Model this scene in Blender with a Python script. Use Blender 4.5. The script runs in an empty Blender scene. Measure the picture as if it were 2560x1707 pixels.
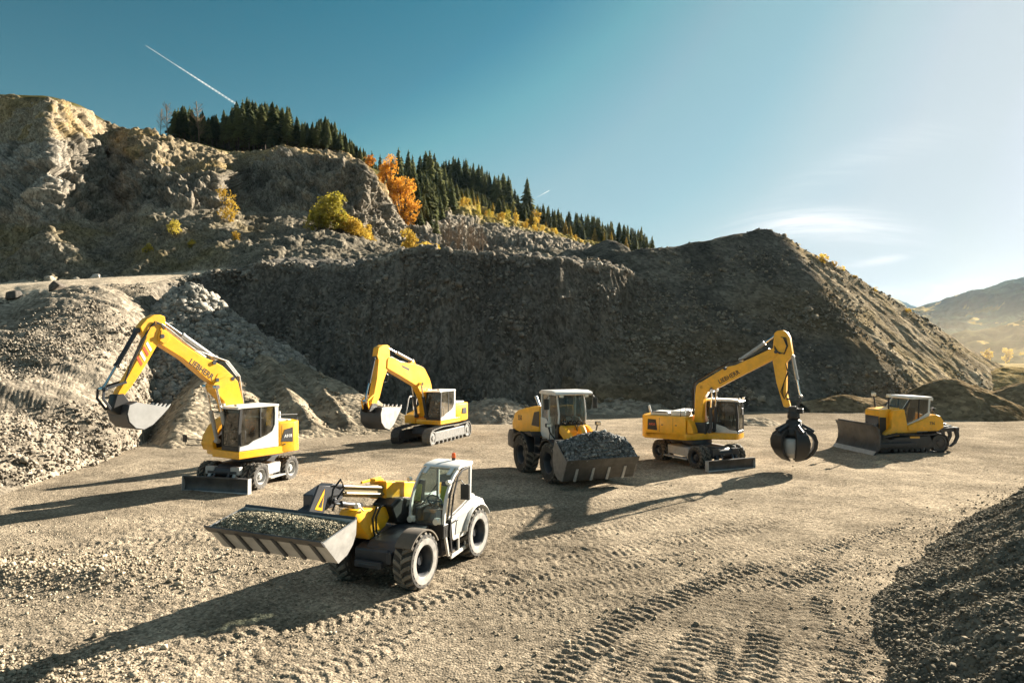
import bpy, bmesh, math, random
import numpy as np
from mathutils import Vector, Matrix

R = math.radians
random.seed(7)
rng = np.random.default_rng(11)
S = bpy.context.scene
COL = S.collection

# ------------------------------------------------------------------ camera
cam_d = bpy.data.cameras.new("camera")
cam_d.sensor_width = 36.0
cam_d.lens = 24.49
cam_d.shift_y = 0.01105
cam_d.clip_start = 0.1
cam_d.clip_end = 60000.0
cam = bpy.data.objects.new("camera", cam_d)
COL.objects.link(cam)
cam.location = (0, 0, 5.0)
cam.rotation_euler = (R(90), 0, 0)
S.camera = cam

# ------------------------------------------------------------------ sun and sky
SUN_AZ, SUN_EL = 46.0, 20.5          # azimuth clockwise from the view direction
sdir = Vector((math.sin(R(SUN_AZ)) * math.cos(R(SUN_EL)), math.cos(R(SUN_AZ)) * math.cos(R(SUN_EL)), math.sin(R(SUN_EL))))
sun_d = bpy.data.lights.new("sun", "SUN")
sun_d.energy = 5.0
sun_d.angle = R(0.5)
sun_d.color = (1.0, 0.90, 0.75)
sun = bpy.data.objects.new("sun", sun_d)
COL.objects.link(sun)
sun.location = sdir * 300
sun.rotation_euler = sdir.to_track_quat('Z', 'Y').to_euler()

world = bpy.data.worlds.new("World")
S.world = world
world.use_nodes = True


SKY_TOP = 4.0
SKY_CURVES = [[(0, 0), (0.069, 0.008), (0.098, 0.032), (0.118, 0.106), (0.167, 0.255), (0.245, 0.297), (0.334, 0.445), (0.51, 0.583), (0.725, 0.636), (1.0, 0.806)], [(0, 0), (0.098, 0.146), (0.147, 0.249), (0.176, 0.398), (0.235, 0.498), (0.285, 0.53), (0.383, 0.626), (0.54, 0.689), (0.705, 0.721), (0.92, 0.838), (1, 0.858)], [(0, 0), (0.157, 0.212), (0.225, 0.345), (0.265, 0.483), (0.314, 0.573), (0.362, 0.615), (0.45, 0.689), (0.52, 0.732), (0.685, 0.764), (0.745, 0.838), (1, 0.858)]]


def build_world():
    nt = world.node_tree
    n, l = nt.nodes, nt.links
    n.clear()
    out = n.new("ShaderNodeOutputWorld")
    bg = n.new("ShaderNodeBackground")
    bg.inputs[1].default_value = 0.05
    sky = n.new("ShaderNodeTexSky")
    sky.sky_type = 'NISHITA'
    sky.sun_disc = False
    sky.sun_elevation = R(SUN_EL)
    sky.sun_rotation = R(SUN_AZ)
    sky.air_density = 1.0
    sky.dust_density = 0.8
    sky.ozone_density = 2.2
    # grade the sky per channel: deep teal away from the sun, soft white near it
    scl = n.new("ShaderNodeVectorMath"); scl.operation = 'SCALE'; scl.inputs['Scale'].default_value = 1 / 20.0
    l.new(sky.outputs[0], scl.inputs[0])
    cur = n.new("ShaderNodeRGBCurve")
    cur.mapping.extend = 'HORIZONTAL'
    for ci, pts in enumerate(SKY_CURVES):
        cv = cur.mapping.curves[ci]
        cv.points[0].location = pts[0]; cv.points[1].location = pts[-1]
        for p in pts[1:-1]: cv.points.new(*p).handle_type = 'VECTOR'
    cur.mapping.update()
    l.new(scl.outputs[0], cur.inputs['Color'])
    gam = n.new("ShaderNodeVectorMath"); gam.operation = 'SCALE'; gam.inputs['Scale'].default_value = SKY_TOP
    l.new(cur.outputs[0], gam.inputs[0])
    # thin cirrus low in the sky: direction -> (azimuth, elevation) masks
    tc = n.new("ShaderNodeTexCoord")
    sep = n.new("ShaderNodeSeparateXYZ")
    l.new(tc.outputs['Generated'], sep.inputs[0])

    def M(op, a, b=None, c=None):
        m = n.new("ShaderNodeMath"); m.operation = op
        for i, v in enumerate((a, b, c)):
            if v is None: continue
            if isinstance(v, (int, float)): m.inputs[i].default_value = v
            else: l.new(v, m.inputs[i])
        return m.outputs[0]
    az = M('ARCTAN2', sep.outputs[0], sep.outputs[1])
    el = M('ARCSINE', sep.outputs[2])
    comb = n.new("ShaderNodeCombineXYZ")
    l.new(M('MULTIPLY', az, 9.0), comb.inputs[0])
    bend = M('MULTIPLY', M('POWER', M('SUBTRACT', az, 0.40), 2.0), 1.1)
    l.new(M('MULTIPLY', M('ADD', el, bend), 120.0), comb.inputs[1])
    nz = n.new("ShaderNodeTexNoise"); nz.inputs['Scale'].default_value = 1.0; nz.inputs['Detail'].default_value = 5.0
    nz.inputs['Roughness'].default_value = 0.6
    l.new(comb.outputs[0], nz.inputs['Vector'])

    def blob(a0, e0, wa, we, tilt, strength):
        da = M('SUBTRACT', az, a0)
        de = M('SUBTRACT', M('ADD', el, M('MULTIPLY', M('POWER', da, 2.0), 1.1 if wa > .08 else 0.0)), M('ADD', M('MULTIPLY', da, tilt), e0))
        q = M('ADD', M('POWER', M('DIVIDE', da, wa), 2.0), M('POWER', M('DIVIDE', de, we), 2.0))
        g = M('EXPONENT', M('MULTIPLY', q, -1.0))
        return M('MULTIPLY', g, strength)
    fac = blob(0.42, 0.168, 0.085, 0.017, -0.10, 1.25)
    fac = M('ADD', fac, blob(0.485, 0.116, 0.030, 0.0045, 0.12, 0.9))
    fac = M('ADD', fac, blob(0.47, 0.247, 0.10, 0.020, 0.25, 0.20))
    fac = M('ADD', fac, blob(0.53, 0.078, 0.07, 0.008, 0.05, 0.5))
    st = n.new("ShaderNodeMapRange"); st.inputs[1].default_value = 0.33; st.inputs[2].default_value = 0.66
    l.new(nz.outputs[0], st.inputs[0])
    mask = n.new("ShaderNodeClamp")
    l.new(M('MULTIPLY', fac, M('ADD', M('MULTIPLY', st.outputs[0], 0.75), 0.25)), mask.inputs[0])
    cl = n.new("ShaderNodeMix"); cl.data_type = 'RGBA'
    l.new(mask.outputs[0], cl.inputs[0])
    l.new(gam.outputs[0], cl.inputs[6])
    cl.inputs[7].default_value = (4.6, 4.6, 4.6, 1)
    # pale air near the horizon plus an unseen overhead veil added for fill light
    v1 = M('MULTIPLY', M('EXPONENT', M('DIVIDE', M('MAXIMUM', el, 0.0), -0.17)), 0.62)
    overhead_fill = n.new("ShaderNodeMapRange"); overhead_fill.interpolation_type = 'SMOOTHSTEP'
    overhead_fill.inputs[1].default_value = 0.58; overhead_fill.inputs[2].default_value = 1.0; overhead_fill.inputs[4].default_value = 0.55
    l.new(el, overhead_fill.inputs[0])
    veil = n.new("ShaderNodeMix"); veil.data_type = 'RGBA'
    l.new(M('MAXIMUM', v1, overhead_fill.outputs[0]), veil.inputs[0])
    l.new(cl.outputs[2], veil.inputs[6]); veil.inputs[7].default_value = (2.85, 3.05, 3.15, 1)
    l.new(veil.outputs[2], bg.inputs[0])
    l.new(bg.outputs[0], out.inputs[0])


build_world()

S.view_settings.view_transform = 'Standard'
S.view_settings.look = 'None'
S.view_settings.gamma = 1.0
S.view_settings.use_curve_mapping = False
S.view_settings.exposure = 2.25
S.render.engine = 'CYCLES'
S.cycles.max_bounces = 6
S.cycles.transparent_max_bounces = 12
S.cycles.use_denoising = True


# ------------------------------------------------------------------ numeric noise
def _h(ix, iy, iz):
    n = (ix * 374761393 + iy * 668265263 + iz * 2147483647) & 0xFFFFFFFF
    n = ((n ^ (n >> 13)) * 1274126177) & 0xFFFFFFFF
    n = ((n ^ (n >> 16)) * 2246822519) & 0xFFFFFFFF
    return ((n ^ (n >> 15)) & 0xFFFF) / 32767.5 - 1.0


def vnoise(x, y, z):
    x = np.asarray(x, float); y = np.asarray(y, float); z = np.asarray(z, float)
    x, y, z = np.broadcast_arrays(x, y, z)
    fx, fy, fz = np.floor(x), np.floor(y), np.floor(z)
    ix, iy, iz = fx.astype(np.int64), fy.astype(np.int64), fz.astype(np.int64)
    tx, ty, tz = x - fx, y - fy, z - fz
    tx = tx * tx * tx * (tx * (tx * 6 - 15) + 10)
    ty = ty * ty * ty * (ty * (ty * 6 - 15) + 10)
    tz = tz * tz * tz * (tz * (tz * 6 - 15) + 10)
    r = 0
    for dx in (0, 1):
        wx = tx if dx else 1 - tx
        for dy in (0, 1):
            wy = ty if dy else 1 - ty
            for dz in (0, 1):
                wz = tz if dz else 1 - tz
                r = r + wx * wy * wz * _h(ix + dx, iy + dy, iz + dz)
    return r


def fbm(x, y, z=0.0, octv=4, gain=0.5, lac=2.03):
    a, s, t = 1.0, 0.0, 0.0
    for i in range(octv):
        s = s + a * vnoise(x * lac ** i + 17.3 * i, y * lac ** i - 9.1 * i, z * lac ** i + 3.7 * i)
        t += a
        a *= gain
    return s / t


def ridged(x, y, z=0.0, octv=4, gain=0.55, lac=2.1):
    a, s, t = 1.0, 0.0, 0.0
    for i in range(octv):
        s = s + a * (1 - 2 * np.abs(vnoise(x * lac ** i + 5.3 * i, y * lac ** i + 11.1 * i, z * lac ** i)))
        t += a
        a *= gain
    return s / t


def cells(x, y, z):
    """cellular blocks: distance to the nearest block centre, gap to the next, and a random number per block"""
    fx, fy, fz = np.floor(x), np.floor(y), np.floor(z)
    d1 = np.full(x.shape, 9.0); d2 = np.full(x.shape, 9.0); rn = np.zeros(x.shape)
    for i in (-1, 0, 1):
        for j in (-1, 0, 1):
            for k in (-1, 0, 1):
                a, b, c = (fx + i).astype(np.int64), (fy + j).astype(np.int64), (fz + k).astype(np.int64)
                h1, h2, h3 = _h(a, b, c), _h(a + 71, b - 13, c + 5), _h(a - 37, b + 29, c + 91)
                d = np.sqrt((x - a - .5 - .45 * h1) ** 2 + (y - b - .5 - .45 * h2) ** 2 + (z - c - .5 - .45 * h3) ** 2)
                m = d < d1
                d2 = np.where(m, d1, np.minimum(d2, d)); rn = np.where(m, _h(a + 3, b + 7, c + 11), rn); d1 = np.where(m, d, d1)
    return d1, d2 - d1, rn


def sstep(a, b, x):
    t = np.clip((x - a) / (b - a), 0, 1)
    return t * t * (3 - 2 * t)


def lerp3(a, b, t):
    return np.asarray(a)[None, :] * (1 - t[:, None]) + np.asarray(b)[None, :] * t[:, None] if np.ndim(a) == 1 else a * (1 - t[:, None]) + np.asarray(b)[None, :] * t[:, None]


# ------------------------------------------------------------------ materials
def nodes_of(name):
    m = bpy.data.materials.new(name)
    m.use_nodes = True
    nt = m.node_tree
    for k in list(nt.nodes):
        nt.nodes.remove(k)
    out = nt.nodes.new("ShaderNodeOutputMaterial")
    b = nt.nodes.new("ShaderNodeBsdfPrincipled")
    nt.links.new(b.outputs[0], out.inputs[0])
    return m, nt, b, out


def pmat(name, col, rough=0.5, metal=0.0, dust=0.0, dustcol=(0.33, 0.27, 0.19), var=0.08, scale=6.0, coat=0.0, bump=0.0, lo=0.45, mud=0.0):
    """Painted / metal / rubber surface with uneven tone and patches of dust."""
    m, nt, b, out = nodes_of(name)
    N, L = nt.nodes, nt.links
    tc = N.new("ShaderNodeTexCoord")
    nz = N.new("ShaderNodeTexNoise"); nz.inputs['Scale'].default_value = scale; nz.inputs['Detail'].default_value = 6
    nz.inputs['Roughness'].default_value = 0.65
    L.new(tc.outputs['Object'], nz.inputs['Vector'])
    mr = N.new("ShaderNodeMapRange"); mr.inputs[1].default_value = 0.3; mr.inputs[2].default_value = 0.7
    mr.inputs[3].default_value = 1 - var * 2; mr.inputs[4].default_value = 1 + var
    L.new(nz.outputs[0], mr.inputs[0])
    mul = N.new("ShaderNodeVectorMath"); mul.operation = 'SCALE'
    mul.inputs[0].default_value = col[:3]
    L.new(mr.outputs[0], mul.inputs['Scale'])
    src = mul.outputs[0]
    if dust > 0:
        n2 = N.new("ShaderNodeTexNoise"); n2.inputs['Scale'].default_value = scale * 0.45; n2.inputs['Detail'].default_value = 8
        n2.inputs['Roughness'].default_value = 0.7
        L.new(tc.outputs['Object'], n2.inputs['Vector'])
        r2 = N.new("ShaderNodeMapRange"); r2.inputs[1].default_value = lo; r2.inputs[2].default_value = lo + 0.35
        r2.inputs[3].default_value = dust * 0.12; r2.inputs[4].default_value = dust
        L.new(n2.outputs[0], r2.inputs[0])
        fac = r2.outputs[0]
        if mud > 0:     # splashes that thin out upwards
            sp = N.new("ShaderNodeSeparateXYZ"); L.new(tc.outputs['Object'], sp.inputs[0])
            hz = N.new("ShaderNodeMapRange"); hz.inputs[1].default_value = 2.2; hz.inputs[2].default_value = .7; hz.inputs[3].default_value = -.28; hz.inputs[4].default_value = .12
            L.new(sp.outputs[2], hz.inputs[0])
            n4 = N.new("ShaderNodeTexNoise"); n4.inputs['Scale'].default_value = scale * 2.2; n4.inputs['Detail'].default_value = 9; n4.inputs['Roughness'].default_value = .75
            L.new(tc.outputs['Object'], n4.inputs['Vector'])
            a4 = N.new("ShaderNodeMath"); a4.operation = 'ADD'; L.new(n4.outputs[0], a4.inputs[0]); L.new(hz.outputs[0], a4.inputs[1])
            r4 = N.new("ShaderNodeMapRange"); r4.inputs[1].default_value = .48; r4.inputs[2].default_value = .62; r4.inputs[4].default_value = mud
            L.new(a4.outputs[0], r4.inputs[0])
            m4 = N.new("ShaderNodeMath"); m4.operation = 'MAXIMUM'; L.new(r2.outputs[0], m4.inputs[0]); L.new(r4.outputs[0], m4.inputs[1]); fac = m4.outputs[0]
        mx = N.new("ShaderNodeMix"); mx.data_type = 'RGBA'
        L.new(fac, mx.inputs[0]); L.new(src, mx.inputs[6]); mx.inputs[7].default_value = (*dustcol, 1)
        src = mx.outputs[2]
        rr = N.new("ShaderNodeMapRange"); rr.inputs[3].default_value = rough; rr.inputs[4].default_value = 0.9
        L.new(fac, rr.inputs[0]); L.new(rr.outputs[0], b.inputs['Roughness'])
    else:
        b.inputs['Roughness'].default_value = rough
    L.new(src, b.inputs['Base Color'])
    b.inputs['Metallic'].default_value = metal
    if coat: b.inputs['Coat Weight'].default_value = coat; b.inputs['Coat Roughness'].default_value = 0.12
    if bump:
        n3 = N.new("ShaderNodeTexNoise"); n3.inputs['Scale'].default_value = scale * 5; n3.inputs['Detail'].default_value = 4
        L.new(tc.outputs['Object'], n3.inputs['Vector'])
        bp = N.new("ShaderNodeBump"); bp.inputs['Strength'].default_value = bump; bp.inputs['Distance'].default_value = 0.02
        L.new(n3.outputs[0], bp.inputs['Height']); L.new(bp.outputs[0], b.inputs['Normal'])
    return m


def glassmat(name, tint=(0.62, 0.72, 0.70), refl=1.0):
    m = bpy.data.materials.new(name); m.use_nodes = True
    nt = m.node_tree; N, L = nt.nodes, nt.links
    for k in list(N): N.remove(k)
    out = N.new("ShaderNodeOutputMaterial")
    tr = N.new("ShaderNodeBsdfTransparent"); tr.inputs[0].default_value = (*tint, 1)
    gl = N.new("ShaderNodeBsdfGlossy"); gl.inputs['Roughness'].default_value = 0.04
    fr = N.new("ShaderNodeFresnel"); fr.inputs[0].default_value = 1.6
    mu = N.new("ShaderNodeMath"); mu.operation = 'MULTIPLY'; mu.inputs[1].default_value = refl; mu.use_clamp = True
    L.new(fr.outputs[0], mu.inputs[0])
    mx = N.new("ShaderNodeMixShader")
    L.new(mu.outputs[0], mx.inputs[0]); L.new(tr.outputs[0], mx.inputs[1]); L.new(gl.outputs[0], mx.inputs[2])
    # film of dust, thicker in patches
    tc = N.new("ShaderNodeTexCoord"); nz = N.new("ShaderNodeTexNoise"); nz.inputs['Scale'].default_value = 2.6; nz.inputs['Detail'].default_value = 7
    L.new(tc.outputs['Object'], nz.inputs['Vector'])
    mr = N.new("ShaderNodeMapRange"); mr.inputs[1].default_value = .35; mr.inputs[2].default_value = .75; mr.inputs[3].default_value = .03; mr.inputs[4].default_value = .22
    L.new(nz.outputs[0], mr.inputs[0])
    df = N.new("ShaderNodeBsdfDiffuse"); df.inputs[0].default_value = (.40, .35, .27, 1)
    m2 = N.new("ShaderNodeMixShader"); L.new(mr.outputs[0], m2.inputs[0]); L.new(mx.outputs[0], m2.inputs[1]); L.new(df.outputs[0], m2.inputs[2])
    L.new(m2.outputs[0], out.inputs[0])
    return m


def earthmat(name, s1, s2, bump=0.6, dist=0.05, contrast=0.5, streak=None, rough=0.95, vor=1.0):
    """Soil, gravel or rock: vertex tint x stone-to-stone variation, relief from two scales."""
    m, nt, b, out = nodes_of(name)
    N, L = nt.nodes, nt.links
    at = N.new("ShaderNodeVertexColor"); at.layer_name = "tint"
    geo = N.new("ShaderNodeNewGeometry")
    pos = geo.outputs['Position']
    if streak:
        mp = N.new("ShaderNodeMapping"); mp.inputs['Scale'].default_value = streak
        L.new(pos, mp.inputs['Vector']); pos2 = mp.outputs[0]
    else:
        pos2 = pos
    v = N.new("ShaderNodeTexVoronoi"); v.inputs['Scale'].default_value = s1
    L.new(pos2, v.inputs['Vector'])
    nz = N.new("ShaderNodeTexNoise"); nz.inputs['Scale'].default_value = s2; nz.inputs['Detail'].default_value = 9
    nz.inputs['Roughness'].default_value = 0.72
    L.new(pos2, nz.inputs['Vector'])
    n0 = N.new("ShaderNodeTexNoise"); n0.inputs['Scale'].default_value = s2 * 0.12; n0.inputs['Detail'].default_value = 5
    L.new(pos2, n0.inputs['Vector'])
    sp = N.new("ShaderNodeSeparateColor")
    L.new(v.outputs['Color'], sp.inputs[0])
    a = N.new("ShaderNodeMapRange"); a.inputs[3].default_value = 1 - contrast * 0.7; a.inputs[4].default_value = 1 + contrast * 0.7
    L.new(sp.outputs[0], a.inputs[0])
    c = N.new("ShaderNodeMapRange"); c.inputs[1].default_value = 0.3; c.inputs[2].default_value = 0.7
    c.inputs[3].default_value = 1 - contrast * 0.8; c.inputs[4].default_value = 1 + contrast * 0.6
    L.new(nz.outputs[0], c.inputs[0])
    d = N.new("ShaderNodeMapRange"); d.inputs[1].default_value = 0.35; d.inputs[2].default_value = 0.65
    d.inputs[3].default_value = 0.82; d.inputs[4].default_value = 1.15
    L.new(n0.outputs[0], d.inputs[0])
    m1 = N.new("ShaderNodeMath"); m1.operation = 'MULTIPLY'; L.new(a.outputs[0], m1.inputs[0]); L.new(c.outputs[0], m1.inputs[1])
    m2 = N.new("ShaderNodeMath"); m2.operation = 'MULTIPLY'; L.new(m1.outputs[0], m2.inputs[0]); L.new(d.outputs[0], m2.inputs[1])
    sc = N.new("ShaderNodeVectorMath"); sc.operation = 'SCALE'
    L.new(at.outputs[0], sc.inputs[0]); L.new(m2.outputs[0], sc.inputs['Scale'])
    L.new(sc.outputs[0], b.inputs['Base Color'])
    b.inputs['Roughness'].default_value = rough
    b.inputs['Specular IOR Level'].default_value = 0.0
    h = N.new("ShaderNodeMath"); h.operation = 'MULTIPLY_ADD'
    L.new(v.outputs['Distance'], h.inputs[0]); h.inputs[1].default_value = -0.8 * vor; L.new(nz.outputs[0], h.inputs[2])
    bp = N.new("ShaderNodeBump"); bp.inputs['Strength'].default_value = bump; bp.inputs['Distance'].default_value = dist
    L.new(h.outputs[0], bp.inputs['Height']); L.new(bp.outputs[0], b.inputs['Normal'])
    return m


def leafmat(name, c1, c2, rough=0.7, trans=0.25, scale=1.2):
    m, nt, b, out = nodes_of(name)
    N, L = nt.nodes, nt.links
    geo = N.new("ShaderNodeNewGeometry")
    oi = N.new("ShaderNodeObjectInfo")
    nz = N.new("ShaderNodeTexNoise"); nz.inputs['Scale'].default_value = scale; nz.inputs['Detail'].default_value = 3
    L.new(geo.outputs['Position'], nz.inputs['Vector'])
    ad = N.new("ShaderNodeMath"); ad.operation = 'ADD'
    L.new(nz.outputs[0], ad.inputs[0])
    ri = N.new("ShaderNodeMath"); ri.operation = 'MULTIPLY_ADD'; ri.inputs[1].default_value = 0.35; ri.inputs[2].default_value = -0.17
    L.new(geo.outputs['Random Per Island'], ri.inputs[0]); L.new(ri.outputs[0], ad.inputs[1])
    a2 = N.new("ShaderNodeMath"); a2.operation = 'MULTIPLY_ADD'; a2.inputs[1].default_value = 0.5; a2.inputs[2].default_value = -0.25
    L.new(oi.outputs['Random'], a2.inputs[0])
    a3 = N.new("ShaderNodeMath"); a3.operation = 'ADD'; L.new(ad.outputs[0], a3.inputs[0]); L.new(a2.outputs[0], a3.inputs[1])
    mr = N.new("ShaderNodeMapRange"); mr.inputs[1].default_value = 0.25; mr.inputs[2].default_value = 0.75
    L.new(a3.outputs[0], mr.inputs[0])
    mx = N.new("ShaderNodeMix"); mx.data_type = 'RGBA'
    L.new(mr.outputs[0], mx.inputs[0]); mx.inputs[6].default_value = (*c1, 1); mx.inputs[7].default_value = (*c2, 1)
    L.new(mx.outputs[2], b.inputs['Base Color'])
    b.inputs['Roughness'].default_value = rough
    b.inputs['Specular IOR Level'].default_value = 0.05
    if trans:
        tl = N.new("ShaderNodeBsdfTranslucent"); L.new(mx.outputs[2], tl.inputs[0])
        ms = N.new("ShaderNodeMixShader"); ms.inputs[0].default_value = trans
        L.new(b.outputs[0], ms.inputs[1]); L.new(tl.outputs[0], ms.inputs[2]); L.new(ms.outputs[0], out.inputs[0])
    return m


# ------------------------------------------------------------------ object helpers
def tag(o, label=None, cat=None, group=None, kind=None):
    if label: o['label'] = label
    if cat: o['category'] = cat
    if group: o['group'] = group
    if kind: o['kind'] = kind
    return o


def np_mesh(name, verts, faces, mat=None, tint=None, smooth=True):
    """faces: (n,3) or (n,4) index array"""
    verts = np.asarray(verts, np.float32); faces = np.asarray(faces, np.int32)
    me = bpy.data.meshes.new(name)
    k = faces.shape[1]
    me.vertices.add(len(verts)); me.vertices.foreach_set("co", verts.ravel())
    me.loops.add(faces.size); me.loops.foreach_set("vertex_index", faces.ravel())
    me.polygons.add(len(faces))
    me.polygons.foreach_set("loop_start", np.arange(0, faces.size, k, dtype=np.int32))
    me.polygons.foreach_set("loop_total", np.full(len(faces), k, np.int32))
    if smooth: me.polygons.foreach_set("use_smooth", np.ones(len(faces), bool))
    me.update(calc_edges=True)
    if tint is not None:
        ca = me.color_attributes.new("tint", 'FLOAT_COLOR', 'POINT')
        t4 = np.ones((len(verts), 4), np.float32); t4[:, :3] = tint
        ca.data.foreach_set("color", t4.ravel())
    if mat: me.materials.append(mat)
    return me


def np_obj(name, *a, **k):
    o = bpy.data.objects.new(name, np_mesh(name, *a, **k)); COL.objects.link(o)
    return o


def grid_faces(nr, nc):
    i = np.arange(nr - 1)[:, None] * nc + np.arange(nc - 1)[None, :]
    i = i.ravel()
    return np.stack([i, i + 1, i + nc + 1, i + nc], 1)


class MB:
    """Collects shapes; becomes one mesh."""
    def __init__(self): self.v, self.f = [], []

    def add(self, vs, fs):
        o = len(self.v); self.v += [tuple(p) for p in vs]; self.f += [tuple(i + o for i in f) for f in fs]; return self

    def box(self, c, s, rot=None):
        x, y, z = s[0] / 2, s[1] / 2, s[2] / 2
        vs = [Vector((a, b, d)) for a in (-x, x) for b in (-y, y) for d in (-z, z)]
        if rot is not None: vs = [rot @ p for p in vs]
        vs = [p + Vector(c) for p in vs]
        return self.add(vs, [(0, 1, 3, 2), (4, 6, 7, 5), (0, 4, 5, 1), (2, 3, 7, 6), (0, 2, 6, 4), (1, 5, 7, 3)])

    def bb(self, x0, x1, y0, y1, z0, z1):
        return self.box(((x0 + x1) / 2, (y0 + y1) / 2, (z0 + z1) / 2), (abs(x1 - x0), abs(y1 - y0), abs(z1 - z0)))

    def prism(self, pts, y0, y1, pts2=None):
        """polygon in x-z pushed along y (pts2: the outline at y1)"""
        n = len(pts); p2 = pts2 or pts
        vs = [(p[0], y0, p[1]) for p in pts] + [(p[0], y1, p[1]) for p in p2]
        fs = [tuple(range(n)), tuple(range(2 * n - 1, n - 1, -1))] + [(i, (i + 1) % n, n + (i + 1) % n, n + i) for i in range(n)]
        return self.add(vs, fs)

    def prism_z(self, pts, z0, z1, pts2=None):
        n = len(pts); p2 = pts2 or pts
        vs = [(p[0], p[1], z0) for p in pts] + [(p[0], p[1], z1) for p in p2]
        fs = [tuple(range(n)), tuple(range(2 * n - 1, n - 1, -1))] + [(i, (i + 1) % n, n + (i + 1) % n, n + i) for i in range(n)]
        return self.add(vs, fs)

    def cyl(self, p0, p1, r, n=14, r2=None):
        p0, p1 = Vector(p0), Vector(p1); d = (p1 - p0)
        if d.length < 1e-6: return self
        q = d.to_track_quat('Z', 'Y'); r2 = r if r2 is None else r2
        vs = []
        for p, rr in ((p0, r), (p1, r2)):
            for i in range(n):
                a = 2 * math.pi * i / n
                vs.append(p + q @ Vector((rr * math.cos(a), rr * math.sin(a), 0)))
        fs = [tuple(range(n - 1, -1, -1)), tuple(range(n, 2 * n))] + [(i, (i + 1) % n, n + (i + 1) % n, n + i) for i in range(n)]
        return self.add(vs, fs)

    def tube(self, pts, r, n=8):
        pts = [Vector(p) for p in pts]
        rings = []
        for i, p in enumerate(pts):
            d = (pts[min(i + 1, len(pts) - 1)] - pts[max(i - 1, 0)])
            q = d.to_track_quat('Z', 'Y')
            rings.append([p + q @ Vector((r * math.cos(2 * math.pi * k / n), r * math.sin(2 * math.pi * k / n), 0)) for k in range(n)])
        # keep rings aligned
        for i in range(1, len(rings)):
            best = min(range(n), key=lambda s: (rings[i][s] - rings[i - 1][0]).length)
            rings[i] = rings[i][best:] + rings[i][:best]
        vs = [p for rg in rings for p in rg]
        fs = [tuple(range(n - 1, -1, -1)), tuple(range(len(vs) - n, len(vs)))]
        for i in range(len(rings) - 1):
            for k in range(n):
                fs.append((i * n + k, i * n + (k + 1) % n, (i + 1) * n + (k + 1) % n, (i + 1) * n + k))
        return self.add(vs, fs)

    def lathe_y(self, prof, c, n=32):
        """profile of (radius, y) spun about an axis along y through c"""
        m = len(prof); vs = []
        for i in range(n):
            a = 2 * math.pi * i / n
            for r, y in prof: vs.append((c[0] + r * math.cos(a), c[1] + y, c[2] + r * math.sin(a)))
        fs = []
        for i in range(n):
            for k in range(m - 1):
                fs.append((i * m + k, i * m + k + 1, ((i + 1) % n) * m + k + 1, ((i + 1) % n) * m + k))
        return self.add(vs, fs)

    def lathe_z(self, prof, c, n=24):
        m = len(prof); vs = []
        for i in range(n):
            a = 2 * math.pi * i / n
            for r, z in prof: vs.append((c[0] + r * math.cos(a), c[1] + r * math.sin(a), c[2] + z))
        fs = []
        for i in range(n):
            for k in range(m - 1):
                fs.append((i * m + k, i * m + k + 1, ((i + 1) % n) * m + k + 1, ((i + 1) % n) * m + k))
        return self.add(vs, fs)


def part(name, mb, mat, parent=None, bevel=0.0, smooth=35, rz=0.0, segs=1):
    me = bpy.data.meshes.new(name)
    me.from_pydata([tuple(p) for p in mb.v], [], mb.f)
    bm = bmesh.new(); bm.from_mesh(me)
    bmesh.ops.remove_doubles(bm, verts=bm.verts, dist=1e-5)
    bmesh.ops.recalc_face_normals(bm, faces=bm.faces)
    if bevel > 0:
        ed = [e for e in bm.edges if len(e.link_faces) == 2 and e.calc_face_angle(0) > R(28)]
        if ed:
            bmesh.ops.bevel(bm, geom=ed, offset=bevel, segments=segs, profile=0.6, affect='EDGES', clamp_overlap=True)
    bm.to_mesh(me); bm.free()
    me.polygons.foreach_set("use_smooth", np.ones(len(me.polygons), bool))
    me.set_sharp_from_angle(angle=R(smooth))
    me.materials.append(mat)
    o = bpy.data.objects.new(name, me); COL.objects.link(o)
    o.parent = parent
    o.rotation_euler.z = rz
    return o


def thing(name, label, cat, loc, rz=0.0, group=None):
    o = bpy.data.objects.new(name, None); COL.objects.link(o)
    o.empty_display_size = 0.5
    o.location = loc; o.rotation_euler.z = rz
    return tag(o, label, cat, group)


# a bag of small angular stones as one mesh
_ICO = None


def stones(pos, size, flat=0.65, seed=3):
    """pos (n,3), size (n,) -> verts, faces of n irregular angular stones"""
    r = np.random.default_rng(seed)
    n = len(pos)
    base = np.array([(-1, -1, -1), (1, -1, -1), (1, 1, -1), (-1, 1, -1), (-.7, -.7, 1), (.7, -.7, 1), (.7, .7, 1), (-.7, .7, 1)], float) * 0.5
    v = base[None] * r.uniform(0.65, 1.25, (n, 8, 3))
    v[:, :, 2] *= flat
    v[:, :, 0] *= r.uniform(0.7, 1.5, (n, 1))
    a = r.uniform(0, 2 * np.pi, n); t = r.normal(0, 0.45, n)
    ca, sa, ct, st = np.cos(a), np.sin(a), np.cos(t), np.sin(t)
    y2 = v[:, :, 1] * ct[:, None] - v[:, :, 2] * st[:, None]
    z2 = v[:, :, 1] * st[:, None] + v[:, :, 2] * ct[:, None]
    x3 = v[:, :, 0] * ca[:, None] - y2 * sa[:, None]
    y3 = v[:, :, 0] * sa[:, None] + y2 * ca[:, None]
    v = np.stack([x3, y3, z2], 2) * size[:, None, None] + pos[:, None, :]
    f = np.array([(0, 3, 2, 1), (4, 5, 6, 7), (0, 1, 5, 4), (1, 2, 6, 5), (2, 3, 7, 6), (3, 0, 4, 7)])
    F = (np.arange(n) * 8)[:, None, None] + f[None]
    return v.reshape(-1, 3), F.reshape(-1, 4)
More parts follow.
